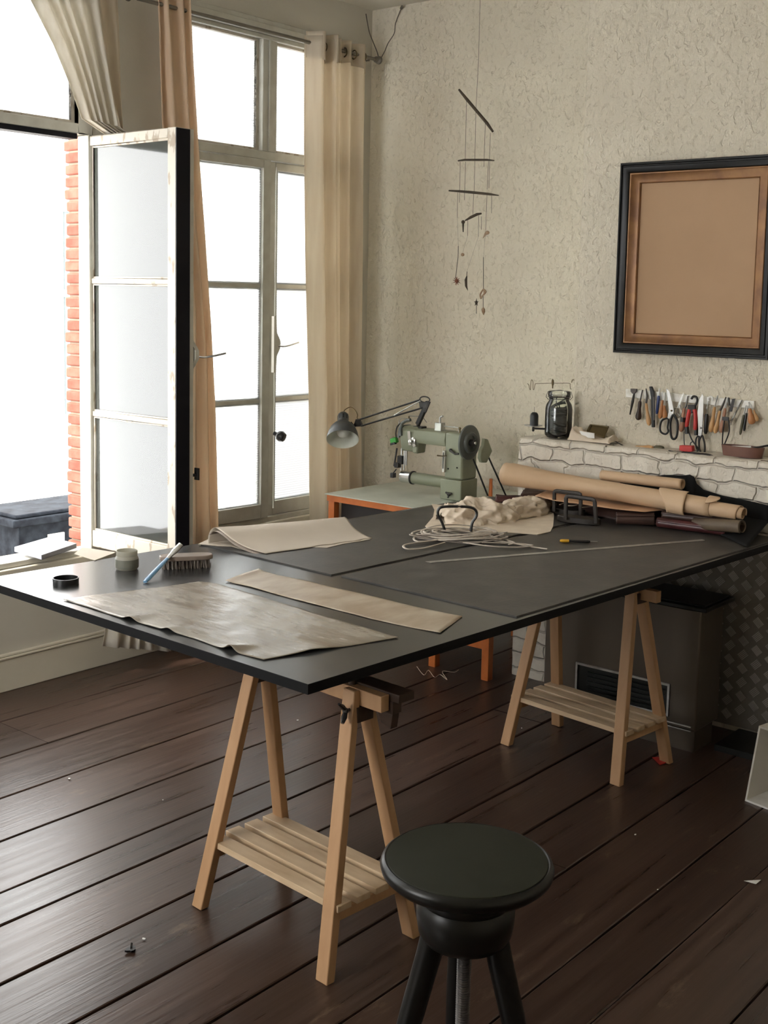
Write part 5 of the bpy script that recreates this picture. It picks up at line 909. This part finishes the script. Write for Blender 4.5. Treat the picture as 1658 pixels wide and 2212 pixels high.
for i in range(11): q_ = i*2*math.pi/11+.2; s.tube([c, c+Vector((random.uniform(-.01,.01), math.cos(q_)*.026, math.sin(q_)*.026))], [.004,.0012], 5)
part('spiky_seed_pod', s, M['rust'], mb_)
s = MB(); s.tube([hp_(398,1830), hp_(390,1860), hp_(392,1910), hp_(405,1945)], [.003,.008,.007,.001], 8); part('seed_pod', s, M['stick'], mb_)
s = MB(); s.tube(smooth([hp_(530,1935), hp_(505,1975), hp_(510,2010), hp_(520,1990), hp_(550,1955), hp_(530,1935)], 3), .0045, 6); s.prism([hp_(530,1935), hp_(552,1955), hp_(530,1980)], (.004,0,0)); part('curled_petal', s, M['shell'], mb_)
s = MB(); c = hp_(473,2042); s.ball(c, .008, sc=(1,1,1.6))
for i in range(5): q_ = i*2*math.pi/5+.3; s.tube([c, c+Vector((0, math.cos(q_)*.017, math.sin(q_)*.022))], [.005,.001], 5)
part('dark_seed_pod', s, M['stick'], mb_)
s = MB(); s.tube([hp_(528,2078), hp_(528,2095), hp_(530,2115), hp_(530,2140)], [.002,.011,.010,.002], 10); part('bud', s, M['shell'], mb_)
# ------------------------------------------------------------------ light, camera
sc = bpy.context.scene; wd = bpy.data.worlds.new('sky'); sc.world = wd; wd.use_nodes = True; nt = wd.node_tree; bgn = nt.nodes['Background']
tc = nd(nt, 'ShaderNodeTexCoord'); sx = nd(nt, 'ShaderNodeSeparateXYZ'); nt.links.new(tc.outputs['Generated'], sx.inputs[0]); cr = nd(nt, 'ShaderNodeValToRGB')
cr.color_ramp.elements[0].position = .0; cr.color_ramp.elements[0].color = (.95,.96,.97,1); cr.color_ramp.elements[1].position = .6; cr.color_ramp.elements[1].color = (1,.975,.93,1); nt.links.new(sx.outputs[2], cr.inputs[0]); nt.links.new(cr.outputs[0], bgn.inputs[0]); bgn.inputs[1].default_value = SKY
sn = bpy.data.lights.new('sun', 'SUN'); sn.energy = SUN; sn.angle = R(3); sn.color = (1,.93,.82); so = bpy.data.objects.new('sun', sn); COL.objects.link(so); so.rotation_euler = Vector((-.80, .28, 1.0)).to_track_quat('Z', 'Y').to_euler(); so.location = (-5, 10, 12)
cd_ = bpy.data.cameras.new('camera'); co = bpy.data.objects.new('camera', cd_); COL.objects.link(co); cd_.sensor_width = 36; cd_.sensor_fit = 'AUTO'; cd_.lens = F*36/2212; cd_.shift_x = 0; cd_.shift_y = (CY-1106)/2212; cd_.clip_start = .05; cd_.clip_end = 200
co.matrix_world = Matrix((RT, UP, -FW)).transposed().to_4x4(); co.location = CAM; sc.camera = co
sc.view_settings.view_transform = 'Standard'; sc.view_settings.look = 'None'; sc.view_settings.exposure = EXPO; sc.view_settings.gamma = 1
